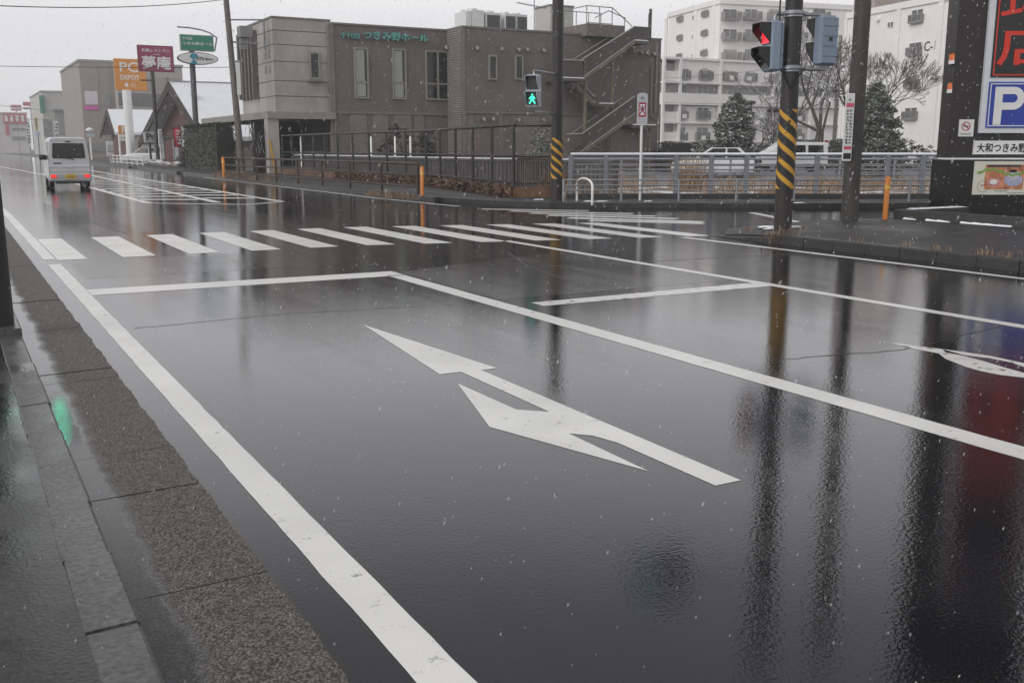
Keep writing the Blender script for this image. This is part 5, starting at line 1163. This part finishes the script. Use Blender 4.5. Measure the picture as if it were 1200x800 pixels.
put(t,f,'和風レストラン',165.5,199,57,62,y,wl,.02); put(t,f,'夢庵',166,200.5,65.5,81.5,y,wl,.035); strokes(t, f(183.5,64)[0], f(183.5,64)[1], .5, .12, 6, y, wl, th=.02, seed=2)
b = MB(); x0, z0 = f(165,94); b.tube((x0,0,z0),(0,0,z0),.06); b.build('cross_bar', darkmetal, t)
t, f, y = pole_sign('green sign over an oval board on one grey post beside the dark hedge', 72, 210.5, 251, 40, 61, grnm, 231.5, mat('post_grey_dark', (.075,.075,.078), .5), .19, frame_m=mat('sign_edge_grey', (.36,.37,.38), .5))
put(t,f,'千代田',213.5,225,43.5,47.2,y,wl,.02); put(t,f,'つきみ野ホール',213.5,249,49,54.2,y,wl,.03)
cx, cz = f(231.5,69); b = MB(); b.disc((cx,cz), 20.5*70/1189/CY*.98, -.02, 40, 0, .3, 7.0*70/1189); b.build('oval_rim', MATS['post_grey_dark'], t)
b = MB(); b.disc((cx,cz), 19.6*70/1189/CY*.98, -.325, 40, 0, .02, 6.2*70/1189); ov = b.build('oval_face', white, t)
x, z = f(226.5,69); b = MB(); q_ = .33; b.slab([(x-.28,z-.35),(x-.05,z-.1),(x-.3,z+.1),(x-.12,z+.35),(x+.22,z+.3),(x+.28,z+.1),(x+.02,z-.02),(x+.25,z-.4)], -.37, -.345); b.build('teal_mark', mat('teal_print', (.03,.24,.32), .5), ov)
strokes(ov, f(236,69)[0], f(236,69)[1], .75, .34, 4, -.345, black, th=.02, seed=4); strokes(ov, f(244.5,70)[0], f(244.5,70)[1], .55, .16, 5, -.345, black, th=.02, seed=5)
b = MB(); pp = [f(208,31.5), f(222,32.5), f(236,35), f(246,38.5), f(255,44.5)]; b.path([(x,0,z) for x,z in pp], .05, 8); x0, z0 = f(254.5,45); x1, z1 = f(252,60); b.tube((x0,0,z0),(x1,0,z1),.05); b.build('curved_arch', greymetal, t)
t, f, y = pole_sign('small orange P sign over a white board beside the thick white post', 107, 138.5, 153, 147, 157.5, org, 140.5, white, .1, frame_m=org); put(t,f,'P',142.5,149.5,148.5,156,y,wl,.06)
x0, z1 = f(139,158); x1, z0 = f(153,165); b = MB(); b.box(x0,-.1,z0,x1,.1,z1); bb_ = b.build('lower_board', white, t); strokes(bb_, (x0+x1)/2, (z0+z1)/2, (x1-x0)*.7, (z1-z0)*.5, 4, -.1, greymetal, th=.02, seed=7)
t, f, y = pole_sign('grey board with a black letter P before the restaurant', 92, 168.5, 184, 155, 167, mat('grey_board', (.42,.42,.42), .5), 176, darkmetal, .1); put(t,f,'P',171.5,177,156.5,164,y,black,.05); strokes(t, f(180,161)[0], f(180,161)[1], .5, .45, 2, y, black, rows=2, th=.02, seed=8)
t, f, y = pole_sign('low white standing sign board beside the white guard rail', 97, 124.5, 134, 165.5, 183, white, 129, white, .05); strokes(t, f(129,174)[0], f(129,174)[1], .5, .7, 4, y, greymetal, rows=3, th=.02, seed=9)
t, f, y = pole_sign('slim white vertical board in front of the restaurant gable', 84, 185.5, 191, 151.5, 172, white, 188.2, white, .05); strokes(t, *f(188.2,161), .22, 1.1, 1, y, greymetal, rows=5, th=.02, seed=10)
t, f, y = pole_sign('white globe topped sign post beyond the guard rail', 125, 102, 111, 157, 160.5, mat('pale_teal_board', (.35,.5,.5), .5), 106.5, white, .1)
b = MB(); cx, cz = f(106.5,152.5); b.path([(0,0,cz-.28),(0,0,cz-.2),(0,0,cz),(0,0,cz+.2),(0,0,cz+.28)], [.08,.25,.45,.25,.08], 14); b.build('globe', white, t)
for lab, Y, a, c, ya, yb, m_, bars in (('far pink roadside billboard highest on the left above its dark strip', 290, 26.5, 44.5, 119.5, 124.5, pk, 0), ('far pink two row billboard left of the highest one', 300, 12, 25.5, 123, 130, pk, 1), ('far white vertical signboard with black marks', 250, 31, 37, 139, 172, white, 7), ('far yellow vertical signboard', 240, 40, 47.5, 137, 153.5, mat('yellow_board', (.55,.45,.08), .5), 4), ('far orange and dark vertical banner sign', 225, 56, 61.5, 143, 158, mat('orange_board', (.55,.16,.06), .5), 3), ('far white rounded vertical sign nearest the van roof', 215, 63, 69, 142, 157, white, 3), ('far white and blue board under the yellow sign', 236, 41, 48, 154.5, 159, mat('pale_blue_board', (.4,.42,.6), .5), 0)):
    t, f, y = pole_sign(lab, Y, a, c, ya, yb, m_, None, greymetal, .15, frame_m=silver)
    if bars > 1: 
        x, z = f((a+c)/2,(ya+yb)/2); x1 = f(c,ya)[0]; hh_ = f(a,ya)[1]-f(a,yb)[1]; strokes(t, x, z, (x1-x)*1.2, hh_*.8, 1, y, black, rows=bars, th=.03, seed=bars)
    if bars == 1: x, z = f((a+c)/2,126.5); x1 = f(c,126)[0]; b = MB(); b.box(-(x1-x)*.9,y-.03,z-.35,(x1-x)*.9,y,z+.2); b.build('white_strip', white, t)
    if 'highest on' in lab: x0, z1 = f(27,126); x1, z0 = f(45,128.5); b = MB(); b.box(x0,-.1,z0,x1,.1,z1); b.build('dark_strip', greymetal, t)
# banners, guard rail, bits in front of the restaurant
def banner(label, Y, px, ya, yb, w, m, mk, seed):
    x, z1 = FP(px, ya, Y); _, z0 = FP(px, yb, Y); t = thing('banner', label, 'banner', (x,Y,0), 0, 'restaurant banners')
    b = MB(); b.tube((0,0,0),(0,0,z1+.15),.025); b.tube((0,0,z1),(w,0,z1),.015); b.build('banner_pole', darkmetal, t)
    b = MB(); n = 8; vs = []; q = random.Random(seed)
    for k in range(n+1):
        z = z1+(z0-z1)*k/n; o = .06*math.sin(k*.9+seed); vs += [(0.02,o*.3,z),(w*.5,o,z),(w,o*1.6,z+.02*math.sin(k))]
    b.add(vs, [(k*3+i,k*3+i+3,k*3+i+4,k*3+i+1) for k in range(n) for i in range(2)], 0, True); o = b.build('cloth', m, t); md = o.modifiers.new('thick','SOLIDIFY'); md.thickness = .01
    strokes(t, w*.5, (z0+z1)/2, w*.6, (z1-z0)*.75, 1, -.14, mk, 'banner_print', 5, .01, seed)
redc = mat('banner_red', (.42,.02,.05), .8, .15, 3); banner('red banner with pale marks before the restaurant', 80, 202.5, 149, 172.5, .68, redc, wl, 2); banner('white banner with dark marks right of the red banner', 79.5, 211.5, 149, 173, .55, white, mat('banner_dark_print', (.12,.06,.06)), 5)
rail_line('guard_rail', 'white guard rail along the far right kerb beside the white post', 'guard rail', [G(168,196,.02), (13.0,96)], .02, 2.6, [(.78,.045),(.5,.03),(.24,.03)], .8, white, .05)
t = thing('rock_border', 'low border of grey rocks and shrubs before the restaurant', 'rock border', (14.9,77,0), 0); q = random.Random(9)
for k in range(22):
    y0 = k*1.0; s = q.uniform(.3,.6); b = MB(); c = Vector((q.uniform(-.3,.5),y0,s*.35)); rings = []
    for i in range(5):
        a = -1.3+i*.65; rings.append([(c.x+s*math.cos(a)*math.cos(j*.9)*q.uniform(.8,1.15), c.y+s*1.2*math.cos(a)*math.sin(j*.9)*q.uniform(.8,1.15), c.z+s*.6*math.sin(a)) for j in range(7)])
    b.loft(rings); b.build('rock', snowy('snowy_rock', (.12,.105,.095), .6, 1.1), t)
p = G(220,183.5,.02); t = thing('plastic_sack', 'small blue plastic sack lying at the kerb by the dark hedge', 'sack', (*p,.0), 0); b = MB(); rings = [[(.55*r*math.cos(j*.7)*(1+.15*math.sin(j*3)),.45*r*math.sin(j*.7),z) for j in range(9)] for r,z in ((.7,.0),(1,.15),(.95,.35),(.6,.55),(.15,.68))]; b.loft(rings, 0, True, True); b.build('sack_body', mat('blue_plastic', (.10,.26,.40), .4, .2, 6), t)
b = MB(); b.path([(0,0,.66),(.05,0,.75)], [.05,.1], 7); b.build('knot', MATS['blue_plastic'], t)
# lamp posts and small fixtures in the apartment car park
def lamp(label, px, py, D, k):
    z = D3(px,py,D).z; t = thing('street_lamp', label, 'street lamp', LD((px-600)/1189*D,D), 0, 'car park lamps')
    b = MB(); b.path([(0,0,0),(0,0,z-.3)], [.07,.05], 10); b.build('pole', darkmetal, t); b = MB(); b.path([(0,0,z-.3),(0,0,z-.22),(0,0,z-.05),(0,0,z)], [.1,.34,.3,.05] if k else [.08,.5,.5,.1], 12); b.build('lamp_head', darkmetal, t)
lamp('dark lamp post with a small cap above the conifer', 878, 118, 74, 1); lamp('dark lamp post with a wide flat head right of the conifer', 905.5, 127, 70, 0)
t = thing('utility_pole', 'distant thin grey utility pole behind the bare trees', 'utility pole', LD((977-600)/1189*82,82), 0, 'utility poles'); b = MB(); b.path([(0,0,0),(0,0,10.2)], [.17,.12], 12); b.build('pole_shaft', concrete, t); b = MB(); b.box(-.9,-.05,9.2,.9,.05,9.3); b.build('crossarm', greymetal, t)
t = thing('small_sign', 'small white and red sign in the apartment car park', 'sign', LD((968-600)/1189*66,66), -YAW); b = MB(); b.tube((0,.03,0),(0,.03,2.4),.03); b.build('post', white, t); b = MB(); b.box(-.18,-.02,1.55,.18,0,2.45); b.build('board', white, t); b = MB(); b.disc((0,1.85), .14, -.021, 16, 0, .01); b.build('red_disc', redp, t)
t = thing('screen_panel', 'low black screen panel beside the hall corner', 'screen', LD((777-600)/1189*62,62), -YAW); b = MB(); b.box(0,0,0,1.7,.08,1.75); b.build('panel', black, t); b = MB(); b.box(-.05,-.03,0,.0,.11,1.85); b.build('post', darkmetal, t)
for lab, px, D in (('white pipe post in the hall forecourt nearest the canopy', 353, 52), ('white pipe post under the first hall window', 435, 50.5), ('white pipe post between the hall windows with a round cap', 463, 50), ('white pipe post nearest the third hall window', 481, 50)):
    t = thing('forecourt_post', lab, 'post', LD((px-600)/1189*D,D), 0, 'white forecourt posts'); b = MB(); b.path([(0,0,0),(0,0,2.0),(0,0,2.05)], [.05,.05,.02], 10); b.build('tube', white, t)
    b = MB(); b.tube((0,0,0),(0,0,.04),.11); b.build('base_plate', galv, t)
# cables
def cable(label, a, c, sag, r):
    a, c = Vector(a), Vector(c); n = 16; b = MB(); b.path([a+(c-a)*k/n-Vector((0,0,sag*4*(k/n)*(1-k/n))) for k in range(n+1)], r, 5)
    tag(b.build('power_line', black), label, 'power line', 'overhead lines')
cable('black overhead cable crossing the top left of the sky', D3(-60,4,24), D3(300,-6,40), .25, .013)
cable('thin overhead line level with the orange and purple signs', D3(-40,77,55), D3(278,79,57.5), .05, .016)
cable('thin overhead line over the far pink billboards, upper', D3(-20,120,150), D3(95,128,215), .6, .04)
cable('thin overhead line over the far pink billboards, lower', D3(-20,129,150), D3(60,139,215), .6, .04)
cable('thin overhead line passing in front of the low apartment wing', D3(776,92,90), D3(1010,63,70), .3, .012)

# ================================================================== DRY GRASS, LITTER OF SNOW, FALLING SNOW
straw = mat('dry_straw', (.13,.085,.055), .9, .45, 5, var2=(.25,.175,.115))
def tufts(b, p, n, h, s, q):
    for _ in range(n):
        x, y = p[0]+q.gauss(0,s), p[1]+q.gauss(0,s); a = q.uniform(0,6.28); l = h*q.uniform(.4,1.2); e = q.uniform(.3,1.0)*l; w = .006+.004*(h > .3)
        z = p[2]; dx, dy = math.cos(a), math.sin(a)
        b.add([(x-dy*w,y+dx*w,z),(x+dy*w,y-dx*w,z),(x+dx*e*.5+dy*w*.7,y+dy*e*.5-dx*w*.7,z+l*.75),(x+dx*e*.5-dy*w*.7,y+dy*e*.5+dx*w*.7,z+l*.75),(x+dx*e,y+dy*e,z+l*.9)], [(0,1,2,3),(3,2,4)])
q = random.Random(21); b = MB()
for px, py, n, h, s in ((436,228.5,90,.18,.22),(447,229.5,120,.22,.25),(459,231,120,.22,.25),(471,232,90,.20,.22),(482,233,60,.16,.2)): tufts(b, (*G(px,py,.11),.10), n, h, s*.6, q)
for px, n, s in ((264,140,.5),(272,150,.5),(283,100,.5),(300,50,.5),(316,30,.4)): tufts(b, (*G(px,207+(px-264)*.105,.11),.10), n, .38, s*.6, q)
for y0 in [12.0,11.6,11.8]: tufts(b, (11.55,y0,.02), 50, .22, .10, q)
for y0, n in ((10.3,14),(9.5,16),(8.9,30),(8.2,36),(7.9,30),(7.3,14),(12.6,20)): tufts(b, (11.58,y0,.14), n, .09, .07, q)
tufts(b, (P2[0]+.1,P2[1]-.15,.13), 70, .08, .14, q); tufts(b, (P1[0]+.2,P1[1]-.2,.1), 30, .1, .2, q)
stuff(b.build('dry_grass', straw), 'tufts of dry straw coloured grass along the kerbs', 'grass')
b = MB()
for k in range(1500):   # rust coloured creeper at the foot of the fence and in the bank
    f = q.random(); i = q.choice((1,1,1,2,2)); p0, p1 = Vector(fpts[i] if i < 3 else fpts[2]), Vector(fpts[i+1]); c = p0+(p1-p0)*f; o = q.uniform(-.35,.25); leaves(b, (c.x+o,c.y+q.uniform(-.2,.2),.13+max(0,.3*q.random()-.2*abs(o)),.06), 3, .09, q, .7)
stuff(b.build('dead_creeper', mat('rust_creeper', (.065,.042,.032), .9, .5, 3, var2=(.13,.08,.055))), 'rust brown dead creeper along the foot of the tall fence', 'creeper')
b = MB()
for k in range(420):
    L_, D = q.uniform(1.6,17), q.uniform(29.6,40); p = LD(L_,D,.02)
    if math.sin(p.x*.9)+math.sin(p.y*1.3+p.x*.4) < .2: continue
    tufts(b, p, 14, q.uniform(.25,.75), .22, q)
for px, D in ((806,36),(812,36.5),(650,33),(668,33.5),(690,34)): tufts(b, LD((px-600)/1189*D,D,.02), 160, 1.3 if px > 800 else .8, .25, q)
stuff(b.build('bank_grass', mat('bank_straw', (.22,.12,.065), .9, .45, 2, var2=(.36,.24,.15))), 'dry brown grass standing on the bank behind the bridge railing', 'grass')
b = MB()                  # rims of half melted snow
for px, py, r in ((897,266,.4),(905,268,.3),(932,266,.35),(690,236,.3),(705,236,.4),(632,234,.3),(760,236,.25),(935,238,.35)):
    z = .142 if py > 250 else .112; c = G(px,py,z); n = 13
    pts = [(c[0]+r*q.uniform(.3,1.1)*math.cos(2*math.pi*k/n)*1.3*.6, c[1]+r*q.uniform(.3,1.1)*math.sin(2*math.pi*k/n)*.35) for k in range(n)]
    b.add([(x,y,z) for x,y in pts]+[((x*.5+c[0]*.5),(y*.5+c[1]*.5),z+.018) for x,y in pts], [(k,(k+1)%n,n+(k+1)%n,n+k) for k in range(n)]+[tuple(range(n,2*n))])
stuff(b.build('melting_snow', snow), 'thin rims of half melted snow on the pavements', 'snow')
b = MB(); q = random.Random(77)    # falling snow: wet flakes in the air
wind = Vector((-.28*CY,.28*SY,-1)).normalized()
for k in range(7000):
    D = 1.3+38*q.random()**1.35; L_ = q.uniform(-.56,.56)*D; zt_m = D*.36+1.5; p = LD(L_,D,q.uniform(.05,min(9.5,1.5+.17*D+.3)))
    s = (.0007+.00024*D)*q.uniform(.4,1.25); l = s*q.uniform(1.6,4.5); dr = (wind+Vector((q.gauss(0,.12),q.gauss(0,.12),0))).normalized(); u = dr.orthogonal().normalized(); v = dr.cross(u)
    b.add([tuple(p+dr*l),tuple(p+u*s),tuple(p+v*s*q.uniform(.6,1)),tuple(p-u*s*q.uniform(.6,1)),tuple(p-v*s),tuple(p-dr*l)], [(0,2,1),(0,3,2),(0,4,3),(0,1,4),(5,1,2),(5,2,3),(5,3,4),(5,4,1)])
sf = mat('snowflake', (.85,.86,.88), .8, 0); sf.node_tree.nodes['Principled BSDF'].inputs['Alpha'].default_value = .5
stuff(b.build('falling_snow', sf), 'wet snowflakes falling through the air', 'snow')

# ================================================================== AIR, SKY, CAMERA
b = MB(); b.box(-420,-45,-1.2,460,620,17.5)
hz = b.build('haze', bpy.data.materials.new('haze')); hz['kind'] = 'stuff'; hz['label'] = 'thin snowy haze filling the street'; hz['category'] = 'haze'
m = hz.data.materials[0]; m.use_nodes = True; nt = m.node_tree; nt.nodes.remove(nt.nodes['Principled BSDF'])
pv = nt.nodes.new('ShaderNodeVolumePrincipled'); pv.inputs['Color'].default_value = (1,1,1,1); pv.inputs['Density'].default_value = .0010; pv.inputs['Anisotropy'].default_value = .3
nt.links.new(pv.outputs[0], nt.nodes['Material Output'].inputs['Volume'])
w = bpy.data.worlds.new('World'); SC.world = w; w.use_nodes = True; nt = w.node_tree; N = nt.nodes.new; L = nt.links.new
bg = nt.nodes['Background']; sky = N('ShaderNodeTexSky'); sky.sky_type = 'NISHITA'; sky.sun_disc = False
SEL, SAZ = rad(34), math.atan2(-.75*CY-.66*SY, .75*SY-.66*CY)
sky.sun_elevation = SEL; sky.sun_rotation = SAZ; sky.air_density = 1.; sky.dust_density = 4.; sky.ozone_density = 1.
hs_ = N('ShaderNodeHueSaturation'); hs_.inputs['Saturation'].default_value = .06; L(sky.outputs[0], hs_.inputs['Color'])
mx = N('ShaderNodeMix'); mx.data_type = 'RGBA'; mx.inputs[0].default_value = .9; L(hs_.outputs[0], mx.inputs[6]); mx.inputs[7].default_value = (7.75,7.75,7.95,1)   # cloud deck over the sky
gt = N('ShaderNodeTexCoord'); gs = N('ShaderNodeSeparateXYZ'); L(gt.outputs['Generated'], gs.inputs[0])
gm = N('ShaderNodeValToRGB'); e = gm.color_ramp.elements; gm.color_ramp.interpolation = 'EASE'      # shaped for road reflections: added bright band above view, dimmer overhead, slight violet
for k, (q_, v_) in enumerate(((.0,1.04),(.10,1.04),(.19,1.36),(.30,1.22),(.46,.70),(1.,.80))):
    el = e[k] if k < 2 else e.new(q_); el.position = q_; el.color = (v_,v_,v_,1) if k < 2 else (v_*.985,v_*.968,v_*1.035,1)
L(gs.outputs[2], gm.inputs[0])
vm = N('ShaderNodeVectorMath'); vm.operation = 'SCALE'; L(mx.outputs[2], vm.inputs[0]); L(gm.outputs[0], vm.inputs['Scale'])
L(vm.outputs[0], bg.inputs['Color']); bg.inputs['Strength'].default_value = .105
sd = bpy.data.lights.new('Sun', 'SUN'); sd.energy = 1.5; sd.angle = rad(45); sd.color = (1,.98,.95)
so = bpy.data.objects.new('sun', sd); COL.objects.link(so); so.rotation_euler = Vector((math.sin(SAZ)*math.cos(SEL), math.cos(SAZ)*math.cos(SEL), math.sin(SEL))).to_track_quat('Z','Y').to_euler()
cd = bpy.data.cameras.new('Camera'); cd.sensor_width = 36; cd.lens = F/1200*36; cd.clip_end = 3000; cd.clip_start = .05
co = bpy.data.objects.new('Camera', cd); COL.objects.link(co); co.location = (0,0,H); co.rotation_euler = (math.pi/2-PIT, 0, -YAW); SC.camera = co
cd.dof.use_dof = True; cd.dof.focus_distance = 9.; cd.dof.aperture_fstop = 9.
vs = SC.view_settings; vs.view_transform = 'Standard'; vs.look = 'None'; vs.exposure = 0.; vs.gamma = 1.; vs.use_curve_mapping = False
cy = SC.cycles; cy.use_denoising = True; cy.max_bounces = 8; cy.diffuse_bounces = 3; cy.glossy_bounces = 3; cy.volume_bounces = 4; cy.transmission_bounces = 4; cy.sample_clamp_indirect = 6.
cy.use_adaptive_sampling = False
